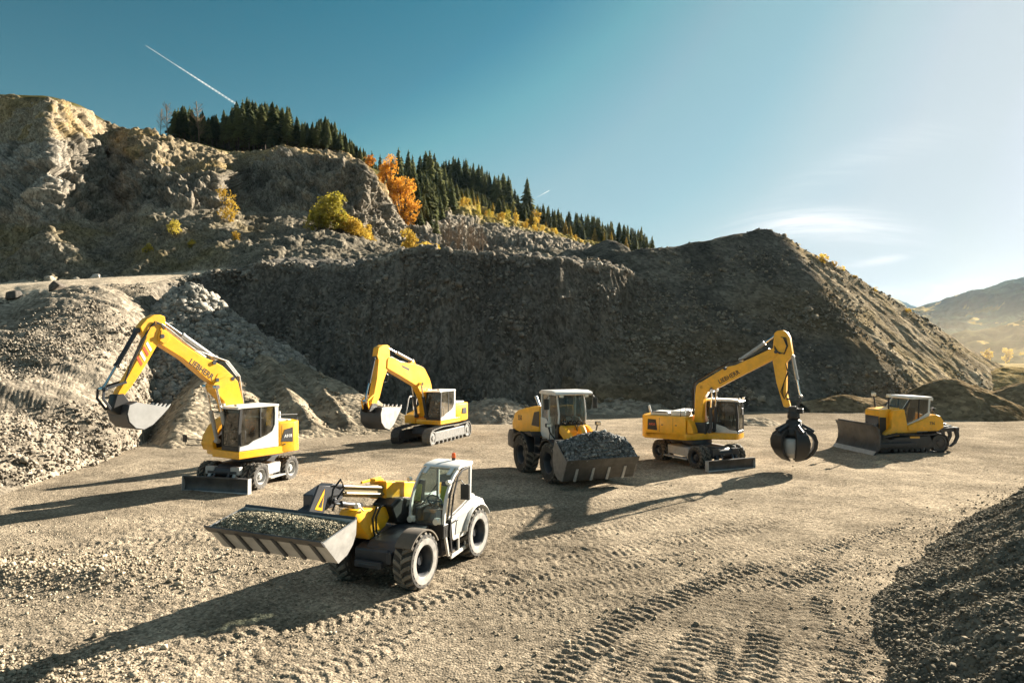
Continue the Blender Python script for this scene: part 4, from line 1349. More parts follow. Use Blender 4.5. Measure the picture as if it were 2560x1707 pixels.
RUBD = pmat("dusty_rubber", (.05, .048, .045), .85, dust=.6, dustcol=(.34, .31, .26), var=.2, scale=4.0, lo=.36)
MUD = pmat("dusty_mudguard", (.035, .032, .03), .8, dust=.55, dustcol=(.30, .24, .17), var=.2, scale=2.5, lo=.3)
SIDEW = pmat("dusty_sidewall", (.30, .285, .265), .9, dust=.6, dustcol=(.52, .48, .42), var=.25, scale=5.0)
TRK = pmat("track_steel", (.17, .165, .155), .55, metal=.35, dust=.5, dustcol=(.36, .32, .26), var=.25, scale=5.0)
TRKD = pmat("dark_track_steel", (.055, .055, .06), .5, metal=.35, dust=.2, var=.25, scale=5.0)
HOSE = pmat("hose_rubber", (.012, .012, .012), .45, var=.05)
GLS = glassmat("cab_glass", (.62, .70, .68), 1.0)
GLD = glassmat("dark_cab_glass", (.20, .23, .23), 1.0)
SEAT = pmat("seat_fabric", (.03, .03, .033), .85, var=.15, scale=12)
LIME = pmat("lime_fabric", (.42, .50, .04), .8, var=.12, scale=10)
ORG = pmat("orange_lens", (.80, .12, .015), .25, var=.03, coat=.4)
LENS = pmat("lamp_lens", (.78, .74, .62), .12, var=.03, coat=.6)
REDW = pmat("red_marking", (.62, .09, .03), .45, var=.05)
WHM = pmat("white_marking", (.78, .78, .76), .45, var=.05)
MIRR = pmat("mirror_glass", (.8, .82, .84), .05, metal=1.0, var=.01)
SOIL_D = earthmat("load_grey", 14, 7, bump=.7, dist=.05, contrast=.6)


def arc(cx, cz, r, a0, a1, n=12):
    return [(cx + r * math.cos(R(a0 + (a1 - a0) * i / n)), cz + r * math.sin(R(a0 + (a1 - a0) * i / n))) for i in range(n + 1)]


def strip(mb, prof, y0, y1):
    """open sheet that follows an x-z profile"""
    n = len(prof)
    vs = [(p[0], y0, p[1]) for p in prof] + [(p[0], y1, p[1]) for p in prof]
    return mb.add(vs, [(i, i + 1, n + i + 1, n + i) for i in range(n - 1)])


def sheet(mb, prof, y):
    return mb.add([(p[0], y, p[1]) for p in prof], [tuple(range(len(prof)))])


def thick(prof, t):
    """closed outline of a bent plate: profile offset to its left by t"""
    n = len(prof); off = []
    for i, p in enumerate(prof):
        a = prof[max(i - 1, 0)]; b = prof[min(i + 1, n - 1)]
        dx, dz = b[0] - a[0], b[1] - a[1]; L = math.hypot(dx, dz) or 1
        off.append((p[0] - dz / L * t, p[1] + dx / L * t))
    return list(prof) + off[::-1]


def rail(parent, pts, r=.022, name="handrail", mat=None, rz=0.0):
    mb = MB(); mb.tube(pts, r, 7); return part(name, mb, mat or ANT, parent, rz=rz)


def ram(parent, p0, p1, r, split=.58, barrel=None, rz=0.0):
    """hydraulic cylinder: barrel with its chrome rod"""
    p0, p1 = Vector(p0), Vector(p1); m = p0.lerp(p1, split)
    mb = MB(); mb.cyl(p0, m, r, 12); mb.cyl(m - (m - p0).normalized() * .06, m + (p1 - p0).normalized() * .01, r * 1.2, 12)
    mb.cyl(p0 - Vector((0, r * 1.3, 0)), p0 + Vector((0, r * 1.3, 0)), r * 1.15, 10)
    o = part("hydraulic_cylinder", mb, barrel or ANT, parent, rz=rz)
    mr = MB(); mr.cyl(m, p1, r * .55, 10); mr.cyl(p1 - Vector((0, r * 1.3, 0)), p1 + Vector((0, r * 1.3, 0)), r * 1.1, 10); part("piston_rod", mr, CHR, o)
    return o


TREAD = pmat('dusty_tread', (.055, .05, .045), .9, dust=.75, dustcol=(.27, .235, .185), var=.2, scale=4.0, lo=.32)
TREADD = None


def wheel(parent, x, y, r, w, rim, side, tyremat=None, rimmat=None, wallmat=None, lugs=20, lug_h=None, steer=0.0):
    """side: +1 faces +y. Hub and rim mesh with the tyre (and pale wall) as sub-parts"""
    lug_h = lug_h or r * .055
    mb = MB(); s = side; o_ = w / 2
    prof = [(.0, .10), (rim * .30, .10), (rim * .33, .055), (rim * .55, .05), (rim * .62, -.03), (rim * .82, -.06), (rim * .9, o_ * .55), (rim, o_ * .82), (rim * 1.05, o_ * .84), (rim * 1.05, -o_ * .8), (rim * .9, -o_ * .6), (rim * .5, -o_ * .5), (0, -o_ * .5)]
    mb.lathe_y([(a, b * s) for a, b in prof], (0, 0, 0), 26)
    for k in range(8):
        a = 2 * math.pi * k / 8
        mb.cyl((rim * .44 * math.cos(a), s * .045, rim * .44 * math.sin(a)), (rim * .44 * math.cos(a), s * .075, rim * .44 * math.sin(a)), rim * .05, 6)
    h = part("wheel", mb, rimmat or ANT, parent)
    h.location = (x, y, r); h.rotation_euler.z = steer
    t = MB(); rb = r - lug_h
    pr = [(rim * 1.03, -o_ * .82), (rim * 1.12, -o_ * .95), (rim + (r - rim) * .45, -o_), (rim + (r - rim) * .8, -o_ * .97), (rb, -o_ * .78), (rb + .004, 0), (rb, o_ * .78), (rim + (r - rim) * .8, o_ * .97), (rim + (r - rim) * .45, o_), (rim * 1.12, o_ * .95), (rim * 1.03, o_ * .82)]
    t.lathe_y(pr, (0, 0, 0), 44)
    part("tyre", t, tyremat or RUB, h)
    t = MB()
    dth = 2 * math.pi / lugs
    for sd in (-1, 1):
        for i in range(lugs):
            a0 = i * dth + (dth / 2 if sd > 0 else 0)
            cells = [(0.02 * sd * -1, 0.0, r), (.42, .36, r), (.86, .62, r - lug_h * .25), (1.0, .70, rim + (r - rim) * .74)]
            V = []
            for (q, ph, rr) in cells:
                y_ = sd * o_ * q if q > .05 else -sd * o_ * .03
                for da, rad in ((-.26, rb - .02), (.26, rb - .02), (.20, rr), (-.20, rr)):
                    an = a0 + dth * ph + dth * da
                    if q == 1.0: rad = min(rad, rr) if rad > rb - .019 else rr - .05
                    V.append((rad * math.cos(an), y_ + (0.006 * sd if q == 1.0 else 0), rad * math.sin(an)))
            F = [(0, 1, 2, 3), (12, 13, 14, 15)]
            for c in range(3):
                b = c * 4
                F += [(b + k, b + (k + 1) % 4, b + 4 + (k + 1) % 4, b + 4 + k) for k in range(4)]
            t.add(V, F)
    part("tread", t, TREAD if tyremat is not TREADD else RUB, h)
    if wallmat:
        q = MB()
        q.lathe_y([(rim * 1.06, s * (o_ * .86)), (rim * 1.12, s * (o_ * .96 + .004)), (rim + (r - rim) * .45, s * (o_ + .006)), (rim + (r - rim) * .58, s * (o_ + .004))], (0, 0, 0), 44)
        part("sidewall", q, wallmat, h)
    return h


def lettering(parent, text, size, loc, xdir, side, mat, rz=0.0, name="lettering", squeeze=1.0):
    """flat letters lying on a side face; side=+1 reads from +y"""
    cu = bpy.data.curves.new(name, 'FONT'); cu.body = text; cu.size = size; cu.extrude = .002
    cu.align_x = 'CENTER'; cu.align_y = 'CENTER'; cu.resolution_u = 2; cu.offset = size * .02
    cu.materials.append(mat)
    o = bpy.data.objects.new(name, cu); COL.objects.link(o); o.parent = parent
    X = Vector((xdir[0], 0, xdir[1])).normalized(); Z = Vector((0, side, 0)); Yv = Z.cross(X)
    m = Matrix((X * squeeze, Yv, Z)).transposed().to_4x4(); m.translation = Vector(loc)
    bpy.context.view_layer.update()
    dg = bpy.context.evaluated_depsgraph_get()
    me = bpy.data.meshes.new_from_object(o.evaluated_get(dg)); me.name = name
    bpy.data.objects.remove(o)
    o = bpy.data.objects.new(name, me); COL.objects.link(o); o.parent = parent
    if not me.materials: me.materials.append(mat)
    o.matrix_local = m
    return o


def exc_cab(root, rz, x0, x1, y0, y1, z0, z1, glass=GLD):
    """excavator cab: white shell, black front posts, panes, roof, seat"""
    L = x1 - x0; H = z1 - z0
    X = lambda t: x0 + L * t
    Zz = lambda t: z0 + H * t
    c = MB()
    side = [(X(.985), Zz(0)), (X(.975), Zz(.105)), (X(.76), Zz(.125)), (X(.64), Zz(.20)), (X(.30), Zz(.30)), (X(.165), Zz(.38)), (X(.10), Zz(.52)), (X(.09), Zz(.78)), (X(.10), Zz(.93)), (X(0.0), Zz(.96)), (X(0), Zz(0))]
    c.prism(side, y1 - .05, y1); c.prism(side, y0, y0 + .05)
    c.bb(x0 + .002, X(.05), y0 + .052, y1 - .052, z0 + .003, Zz(.45))       # rear wall
    c.bb(x0 + .05, x1 - .05, y0 + .052, y1 - .052, z0 + .003, z0 + .05)     # floor
    cab = part("cab", c, WHT, root, bevel=.012, rz=rz)
    ro = MB()
    rp = [(X(-.01), Zz(.93)), (X(-.01), Zz(.985)), (X(.08), Zz(1.0)), (X(.80), Zz(1.0)), (X(1.0), Zz(.975)), (X(1.05), Zz(.935)), (X(1.0), Zz(.925)), (X(.92), Zz(.94)), (X(.15), Zz(.94))]
    ro.prism(rp, y0 - .015, y1 + .015)
    part("roof", ro, WHT, cab, bevel=.025, segs=2)
    po = MB()
    for yy in (y0 + .001, y1 - .066):
        po.prism([(X(1.0), Zz(.0)), (X(1.005), Zz(.45)), (X(.965), Zz(.94)), (X(.90), Zz(.94)), (X(.935), Zz(.45)), (X(.93), Zz(.11)), (X(.985), Zz(.1)), (X(.985), 0 + Zz(.0))], yy, yy + .065)
    po.bb(X(.955), X(1.0), y0 + .07, y1 - .07, Zz(0), Zz(.10)); po.bb(X(.93), X(.965), y0 + .07, y1 - .07, Zz(.90), Zz(.938))
    for yy in (y0 + .004, y1 - .044): po.bb(X(.44), X(.475), yy, yy + .04, Zz(.24), Zz(.93))
    part("front_post", po, BLK, cab, bevel=.008)
    for yy in (y0 + .022, y1 - .022):
        g = MB(); sheet(g, [(X(.95), Zz(.11)), (X(.76), Zz(.125)), (X(.64), Zz(.20)), (X(.30), Zz(.30)), (X(.165), Zz(.38)), (X(.10), Zz(.52)), (X(.09), Zz(.78)), (X(.10), Zz(.94)), (X(.92), Zz(.94)), (X(.96), Zz(.45))], yy)
        part("side_window", g, glass, cab)
    g = MB(); strip(g, [(X(.985), Zz(.10)), (X(.99), Zz(.45)), (X(.95), Zz(.93))], y0 + .066, y1 - .066); part("windshield", g, glass, cab)
    g = MB(); strip(g, [(X(.03), Zz(.46)), (X(.03), Zz(.93))], y0 + .06, y1 - .06); part("rear_window", g, glass, cab)
    s = MB(); ym = (y0 + y1) / 2
    s.bb(X(.30), X(.62), ym - .25, ym + .25, Zz(.20), Zz(.31)); s.prism([(X(.22), Zz(.28)), (X(.32), Zz(.28)), (X(.26), Zz(.66)), (X(.19), Zz(.66))], ym - .24, ym + .24)
    s.bb(X(.18), X(.25), ym - .13, ym + .13, Zz(.68), Zz(.80)); s.bb(X(.36), X(.6), ym - .17, ym + .17, z0 + .05, Zz(.20))
    part("seat", s, SEAT, cab, bevel=.03)
    k = MB(); k.bb(X(.45), X(.78), y0 + .08, y0 + .22, Zz(.2), Zz(.4)); k.bb(X(.45), X(.78), y1 - .22, y1 - .08, Zz(.2), Zz(.38)); k.cyl((X(.72), y0 + .15, Zz(.4)), (X(.74), y0 + .15, Zz(.52)), .02); k.cyl((X(.72), y1 - .15, Zz(.38)), (X(.74), y1 - .15, Zz(.5)), .02)
    k.bb(X(.85), X(.87), y0 + .08, y0 + .3, Zz(.42), Zz(.58))
    part("console", k, ANT, cab, bevel=.01)
    h = MB(); h.tube([(X(.86), y1 + .02, Zz(.16)), (X(.86), y1 + .05, Zz(.2)), (X(.86), y1 + .05, Zz(.42)), (X(.86), y1 + .02, Zz(.45))], .014, 6); part("door_handle", h, BLK, cab)
    for yy in (y0 + .12, y1 - .12):
        l = MB(); l.bb(X(.98), X(1.03), yy - .07, yy + .07, Zz(1.0) - .005, Zz(1.0) + .07); part("work_lamp", l, LENS, cab, bevel=.01)
    w = MB(); w.cyl((X(.99), y0 + .2, Zz(.12)), (X(.985), y0 + .55, Zz(.62)), .008, 6); part("wiper", w, BLK, cab)
    return cab


def shell_bucket(prof, half, t, name, parent, mat, teeth=0, rz=0.0, sidemat=None, yoff=0.0, cut=True):
    """prof: from the back top edge round the floor to the lip"""
    b = MB(); b.prism(thick(prof, t), yoff - half, yoff + half)
    o = part(name, b, mat, parent, rz=rz)
    for sd in (-1, 1):
        s = MB(); y = yoff + sd * half
        s.prism(prof, y, y + sd * .035)
        part("side_plate", s, sidemat or mat, o)
    if teeth:
        tm = MB(); a, c = Vector((prof[-1][0], 0, prof[-1][1])), Vector((prof[-2][0], 0, prof[-2][1])); d = (a - c).normalized()
        for i in range(teeth):
            y = yoff - half + .08 + (2 * half - .16) * i / (teeth - 1)
            p = a - d * .06
            n = Vector((-d.z, 0, d.x))
            V = []
            for q, ww, hh in ((p, .05, .045), (a + d * .16, .035, .012)):
                for sy, sn in ((-1, -1), (1, -1), (1, 1), (-1, 1)):
                    V.append(q + Vector((0, y + sy * ww, 0)) + n * sn * hh)
            tm.add(V, [(0, 1, 2, 3), (4, 5, 6, 7), (0, 1, 5, 4), (1, 2, 6, 5), (2, 3, 7, 6), (3, 0, 4, 7)])
        part("teeth", tm, SCR, o)
    return o


def load(name, M, x0, x1, half, zf, tint, label, size=.03, nst=1500, seed=1, amp=.05, res=.05, floor=None):
    """heap of loose material lying in a bucket: lumpy top, closed below, pebbles on it"""
    nx = max(6, int((x1 - x0) / res)); ny = max(8, int(2 * half / res))
    X, Y = np.meshgrid(np.linspace(x0, x1, nx), np.linspace(-half, half, ny), indexing='ij')
    Z = zf(X, Y) + amp * fbm(X * 3 + seed, Y * 3, seed, 3) + amp * .6 * fbm(X * 11, Y * 11, seed, 2)
    low = Z - .3
    if floor: low = np.maximum(low, np.interp(X * .9 + (x0 + x1) * .05, [p[0] for p in floor], [p[1] for p in floor]) + .05)
    low = np.minimum(low, Z - .01)
    P = np.concatenate([np.stack([X, Y, Z], 2).reshape(-1, 3), np.stack([X * .9 + (x0 + x1) * .05, Y * .97, low], 2).reshape(-1, 3)])
    n = nx * ny; F = grid_faces(nx, ny)
    idx = np.arange(n).reshape(nx, ny)
    bd = np.concatenate([idx[0, :], idx[1:, -1], idx[-1, -2::-1], idx[-2:0:-1, 0]])
    S_ = np.stack([bd, np.roll(bd, -1), np.roll(bd, -1) + n, bd + n], 1)
    r = np.random.default_rng(seed)
    i = r.integers(0, n, nst); sz = np.exp(r.normal(np.log(size), .45, nst)).clip(size * .4, size * 3)
    sp = P[i] + r.normal(0, res * .4, (nst, 3)) * np.array([1, 1, 0]); sp[:, 1] = sp[:, 1].clip(-half + .02, half - .02)
    sv, sf = stones(sp + np.array([0, 0, .01]), sz, .8, seed + 5)
    T = np.concatenate([tints(2 * n, *tint, seed), np.repeat(tints(nst, np.array(tint[0]) * .75, np.array(tint[1]) * 1.35, seed + 2), 8, axis=0)])
    V = np.concatenate([P, sv])
    me = np_mesh(name, V, np.concatenate([F, F[:, ::-1] + n, S_, sf + 2 * n]), SOIL_D, T, smooth=False)
    o = bpy.data.objects.new(name, me); COL.objects.link(o)
    o.matrix_world = M
    return tag(o, label, "gravel load")


def sink(c):
    """height of the yard under a machine, its tyres pressed a little into the grit"""
    return float(yard_z(np.array([float(c[0])]), np.array([float(c[1])]), False)[0]) - .03


def placed(c, hd, dz=0.0):
    return Matrix.Translation((c[0], c[1], sink(c))) @ Matrix.Rotation(math.atan2(hd[1], hd[0]) + dz, 4, 'Z')


def ang(h): return math.atan2(h[1], h[0])


# ------------------------------------------------------------------ telehandler in front
def telehandler():
    c, hd = (-2.31, 16.37), (-.405, -.914)
    t = thing("telehandler", "telescopic handler with light grey cab and gravel filled bucket, nearest of all the machines", "telehandler", (c[0], c[1], sink(c)), ang(hd))
    ch = MB()
    ch.prism([(-2.15, .55), (-2.15, 1.0), (-1.9, 1.1), (.3, 1.0), (1.5, .92), (1.72, .86), (1.72, .56), (1.45, .46), (-1.9, .46)], -.42, .42)
    ch.bb(1.05, 1.4, -.62, .62, .5, .74); ch.bb(-1.48, -1.15, -.62, .62, .5, .74)
    ch.bb(-.9, .15, -.95, -.42, .38, .98)
    part("chassis", ch, ANT, t, bevel=.03)
    nb = MB(); nb.prism([(1.66, .86), (1.5, 1.0), (1.15, 1.06), (.62, 1.13), (.22, 1.10), (.28, .86), (.55, .55), (1.52, .58)], -.18, .58)
    part("front_cover", nb, ANT, t, bevel=.05, segs=2)
    g = MB(); g.bb(1.722, 1.84, -.34, .34, .50, .64); g.cyl((1.8, -.25, .57), (1.8, .25, .57), .05); g.bb(1.62, 1.80, .44, .56, .62, .86)
    part("bumper", g, ANT, t, bevel=.015)
    for x in (1.24, -1.32):
        for s in (1, -1):
            wheel(t, x, s * .83, .61, .46, .31, s, RUB, ANT, SIDEW, lugs=19, lug_h=.055)
    # mudguards
    for x, sd, a0, a1, mt in ((1.24, 1, 18, 160, ANT), (1.24, -1, 18, 160, ANT), (-1.32, -1, 20, 160, ANT)):
        m = MB(); m.prism(thick(arc(x, .61, .665, a0 + 18, a1 - 8), .03), sd * .64, sd * 1.05)
        o = part("mudguard", m, MUD if x > 0 else mt, t)
    m = MB(); m.prism(thick(arc(-1.32, .61, .72, 15, 150, 14), .05), .56, 1.07)
    m.prism([(-1.0, 1.2), (-1.05, 1.52), (-1.35, 1.50), (-1.75, 1.36), (-1.95, 1.10), (-1.8, .95), (-1.5, 1.22)], .58, .96)
    part("mudguard", m, WHT, t, bevel=.02)['label'] = "light grey rear mudguard under the cab"
    eh = MB(); eh.prism([(-2.3, .8), (-2.3, 1.15), (-2.0, 1.42), (-1.12, 1.48), (-1.12, .8)], -.15, .57)
    part("engine_cover", eh, WHT, t, bevel=.05, segs=2)
    # cab
    fr = [(.24, 1.16), (.215, 1.42), (.15, 1.68), (.05, 1.87), (-.08, 2.04), (-.25, 2.2), (-.45, 2.31)]
    y0, y1 = .0, .95
    cb = MB()
    cb.prism([(.27, .82), (.27, 1.14), (-1.1, 1.14), (-1.1, .82)], y0, y1)
    cab = part("cab", cb, BLK, t, bevel=.02)
    for yy in (y0, y1 - .06):
        p = MB(); p.prism(thick([(.02, .36), (.16, .8)] + fr if yy > .5 else fr, .075), yy, yy + .06); part("front_post", p, WHT, cab, bevel=.01)
    rf = MB(); rf.prism([(-.42, 2.33), (-.6, 2.385), (-.95, 2.41), (-1.16, 2.40), (-1.2, 2.33), (-1.12, 2.30), (-.6, 2.30), (-.45, 2.26)], y0 - .01, y1 + .01)
    for a, b in ((.10, .20), (.75, .85)): rf.prism([(-.2, 2.20), (-.45, 2.345), (-.5, 2.33), (-.25, 2.17)], a, b)
    part("roof", rf, WHT, cab, bevel=.025, segs=2)
    rp = MB()
    for yy in (y0 + .001, y1 - .061): rp.prism([(-1.10, 1.40), (-1.04, 1.40), (-1.06, 2.31), (-1.14, 2.31)], yy, yy + .06)
    part("rear_post", rp, WHT, cab, bevel=.01)
    dr = MB()
    dr.prism([(-.04, 1.22), (-.36, 1.30), (-.74, 1.40), (-1.13, 1.52), (-1.14, 1.40), (-1.0, 1.0), (-.88, .72), (-.84, .36), (-.12, .30), (-.05, .30), (-.05, .36), (-.12, .40), (-.76, .44), (-.78, .70), (-.16, .70), (-.10, .76)], y1 - .02, y1 + .03)
    dr.bb(-.45, -.40, y1 - .02, y1 + .028, .42, .70)
    d = part("door", dr, WHT, cab, bevel=.008)
    di = MB(); di.prism([(-.22, .82), (-.30, 1.18), (-.72, 1.28), (-.92, 1.06), (-.84, .82)], y1 + .031, y1 + .045); part("door_panel", di, GRY, d, bevel=.01)
    hd_ = MB(); hd_.bb(-.30, -.16, y1 + .05, y1 + .08, 1.14, 1.18); part("door_handle", hd_, BLK, d, bevel=.008)
    st = MB(); st.bb(-.74, -.15, .7, y1 - .02, .44, .47); st.bb(-.74, -.15, .7, y1 - .02, .66, .69); st.bb(-.78, -.06, .45, .72, .32, .80); part("step", st, ANT, cab)
    dp = MB(); dp.prism(thick([(-.07, .42), (.02, .95), (-.04, 1.24), (-.16, 1.75), (-.38, 2.14), (-.62, 2.28), (-1.0, 2.30)], .05), y1 - .001, y1 + .028); part("door_frame", dp, BLK, d, bevel=.006)
    g = MB(); strip(g, fr + [(-.55, 2.34)], y0 + .06, y1 - .06); part("windshield", g, GLS, cab)
    g = MB(); sheet(g, [(.14, 1.2), (.13, 1.5), (.02, 1.8), (-.16, 2.06), (-.45, 2.29), (-1.07, 2.31), (-1.07, 1.48), (-.72, 1.38), (-.04, 1.2)], y1 - .03); part("side_window", g, GLS, d)
    g = MB(); sheet(g, [(.18, 1.2), (.13, 1.6), (-.02, 1.95), (-.45, 2.29), (-1.07, 2.31), (-1.07, 1.2)], y0 + .03); part("side_window", g, GLS, cab)
    g = MB(); strip(g, [(-1.07, 1.2), (-1.09, 2.3)], y0 + .06, y1 - .06); part("rear_window", g, GLS, cab)
    s = MB(); s.bb(-.75, -.3, .26, .72, 1.2, 1.34); s.bb(-.72, -.35, .30, .68, 1.14, 1.2); s.prism([(-.7, 1.33), (-.82, 1.9), (-.92, 1.9), (-.82, 1.33)], .27, .71); seat = part("seat", s, SEAT, cab, bevel=.035, segs=2)
    lm = MB(); lm.prism([(-.66, 1.40), (-.77, 1.80), (-.80, 1.80), (-.70, 1.40)], .30, .68); part("seat_cover", lm, LIME, seat, bevel=.01)
    k = MB(); k.prism([(.12, 1.14), (.10, 1.38), (-.08, 1.46), (-.16, 1.40), (-.1, 1.14)], .3, .66); k.cyl((-.02, .48, 1.42), (-.16, .48, 1.56), .025)
    k.bb(-.6, .05, .08, .24, 1.14, 1.44); part("dashboard", k, ANT, cab, bevel=.02)
    q = MB(); ring = [(-.16 + .0 + .15 * math.sin(a) * .55, .48 + .19 * math.cos(a), 1.57 + .15 * math.sin(a)) for a in np.linspace(0, 2 * math.pi, 19)]; q.tube(ring, .016, 6); q.bb(-.18, -.14, .31, .65, 1.555, 1.585); part("steering_wheel", q, BLK, cab)
    for y in (y0 - .12, y1 - .03):
        b = MB(); b.cyl((-.06, y, 2.06), (.04, y, 2.06), .055, 12); part("work_lamp", b, LENS, cab, bevel=.01)
    b = MB(); b.cyl((.30, .80, 1.22), (.38, .80, 1.22), .075, 14); b.bb(.24, .30, .72, .88, 1.15, 1.29); part("headlight", b, LENS, cab, bevel=.01)
    b = MB(); b.cyl((.30, .12, 1.22), (.38, .12, 1.22), .075, 14); b.bb(.24, .30, .04, .20, 1.15, 1.29); part("headlight", b, LENS, cab, bevel=.01)
    mi = MB(); mi.bb(-.40, -.34, 1.06, 1.28, 1.62, 1.98); mi.tube([(-.2, .96, 2.05), (-.3, 1.1, 2.08), (-.36, 1.16, 1.95)], .014, 6); part("mirror", mi, BLK, cab, bevel=.02)
    wi = MB(); wi.cyl((.20, .30, 1.5), (-.02, .62, 2.0), .010, 6); part("wiper", wi, BLK, cab)
    be = MB(); be.cyl((-1.0, .52, 2.41), (-1.0, .52, 2.47), .045, 12); bq = part("beacon_base", be, BLK, cab)
    be = MB(); be.lathe_z([(.0, .12), (.035, .115), (.048, .08), (.05, 0), (0, 0)], (-1.0, .52, 2.47), 14); part("beacon_lamp", be, ORG, bq)
    # boom on the far side of the cab
    bo = MB(); bo.prism([(.45, 2.06), (.45, 1.655), (-2.05, 1.28), (-2.2, 1.5), (-2.05, 1.62)], -.78, -.38)
    bo.prism([(.62, 2.10), (.62, 1.67), (.36, 1.63), (.36, 2.06)], -.81, -.35)
    boom = part("boom", bo, YEL, t, bevel=.02)
    tp = MB(); tp.bb(.3, 1.05, -.75, -.70, 2.085, 2.14); tp.prism([(.62, 2.16), (.95, 2.2), (.95, 2.14), (.62, 2.105)], -.56, -.42); part("boom_guide", tp, YEL, boom, bevel=.008)
    ib = MB(); ib.prism([(2.14, 2.245), (2.14, 2.02), (.60, 1.71), (.60, 2.0)], -.72, -.44); part("inner_boom", ib, pmat("inner_boom_paint", (.20, .15, .065), .45, dust=.2, var=.1), boom, bevel=.012)
    for zz in (.05, -.10):
        q = MB(); q.cyl((.62, -.425, 1.90 + zz), (2.1, -.425, 2.19 + zz), .03, 8); part("boom_pipe", q, PIPE, boom)
    hh = MB(); hh.prism([(2.10, 2.28), (2.40, 2.34), (2.95, 2.20), (2.95, 1.90), (2.40, 1.86), (2.10, 1.99)], -.76, -.42)
    hh.prism([(2.5, 2.05), (2.7, 2.05), (3.75, 1.82), (3.92, 1.98), (4.0, 1.72), (3.7, 1.58), (2.5, 1.86)], -.70, -.46); hh.cyl((2.46, -.84, 2.0), (2.46, -.32, 2.0), .06)
    hh.bb(3.80, 3.95, -.62, .62, 1.55, 2.02)
    part("boom_head", hh, ANT, boom, bevel=.015)
    for pts in ([(2.1, -.40, 2.22), (2.3, -.33, 2.42), (2.5, -.36, 2.25), (2.55, -.38, 1.95)], [(2.0, -.41, 2.08), (2.25, -.30, 2.2), (2.42, -.34, 2.02), (2.5, -.38, 1.8)]):
        q = MB(); q.tube(pts, .022, 6); part("hose", q, HOSE, boom)
    pl = MB(); pl.prism([(2.98, 2.42), (2.63, 2.34), (2.86, 1.80), (3.34, 1.88)], -.37, -.32); pp = part("carriage_plate", pl, ANT, boom, bevel=.008)
    tr2 = MB(); tr2.prism([(2.82, 2.32), (3.12, 1.97), (2.90, 1.90)], -.319, -.315); part("warning_triangle", tr2, YEL, pp)
    tr3 = MB(); tr3.prism([(2.85, 2.20), (3.02, 2.00), (2.92, 1.965)], -.3145, -.312); part("warning_symbol", tr3, BLK, pp)
    lw = MB(); lw.prism([(1.96, 1.58), (1.86, 1.70), (1.35, 1.64), (.75, 1.56), (.55, 1.40), (.82, 1.14), (1.20, 1.02), (1.42, .97), (1.68, 1.25)], -.66, -.22); part("boom_nose", lw, YEL, t, bevel=.04, segs=2)
    dk = MB(); dk.prism([(.86, 1.62), (.62, 1.72), (-.2, 1.60), (-.3, 1.1), (.3, 1.06), (.62, 1.18)], -.58, -.05); part("boom_support", dk, BLK, t, bevel=.03)
    for dx in (0, .16):
        q = MB(); q.tube([(.9 + dx, -.18, 1.62), (1.15 + dx, -.13, 1.66), (1.32 + dx * .8, -.14, 1.45), (1.28 + dx * .6, -.16, 1.15), (1.1 + dx, -.19, .98)], .024, 7); part("hose", q, HOSE, t)
    ram(t, (1.55, -.44, 1.72), (2.45, -.58, 1.95), .06, .55)
    l = MB(); l.cyl((2.0, -.1, 1.84), (2.08, -.1, 1.84), .06, 12); l.tube([(1.7, -.2, 1.66), (1.9, -.14, 1.8), (2.0, -.1, 1.84)], .02, 6); part("boom_lamp", l, LENS, t)
    # bucket
    prof = [(3.95, 2.11), (3.97, 1.86), (4.06, 1.70), (4.22, 1.56), (4.46, 1.48), (4.86, 1.92)]
    bk = shell_bucket(prof, 1.26, .03, "bucket", t, STL, sidemat=SCR)
    rb = MB()
    for i in range(6):
        y = -1.02 + 2.04 * i / 5
        rb.prism([(4.475, 1.497), (4.83, 1.887), (4.855, 1.865), (4.50, 1.475)], y - .035, y + .035)
    part("bucket_rib", rb, ANT, bk)
    lp = MB(); lp.prism([(4.90, 1.965), (4.80, 1.86), (4.815, 1.835), (4.925, 1.95)], -1.30, 1.30); part("cutting_edge", lp, BLD, bk)
    tb = MB(); tb.cyl((3.94, -1.27, 2.12), (3.94, 1.27, 2.12), .035, 8); part("top_bar", tb, ANT, bk)
    load("gravel_load", placed(c, hd), 3.99, 4.80, 1.22, lambda X, Y: 2.07 - .16 * ((X - 3.99) / .81) + .07 * np.sin((X - 3.99) / .81 * np.pi) - .05 * (np.abs(Y) / 1.22) ** 4, ((.14, .13, .095), (.36, .32, .235)), "brown grey gravel heaped in the telescopic handler's bucket", .015, 11000, 3, .022, .035, floor=[(3.97, 1.9), (4.06, 1.70), (4.22, 1.56), (4.46, 1.48), (4.86, 1.92)])


telehandler()


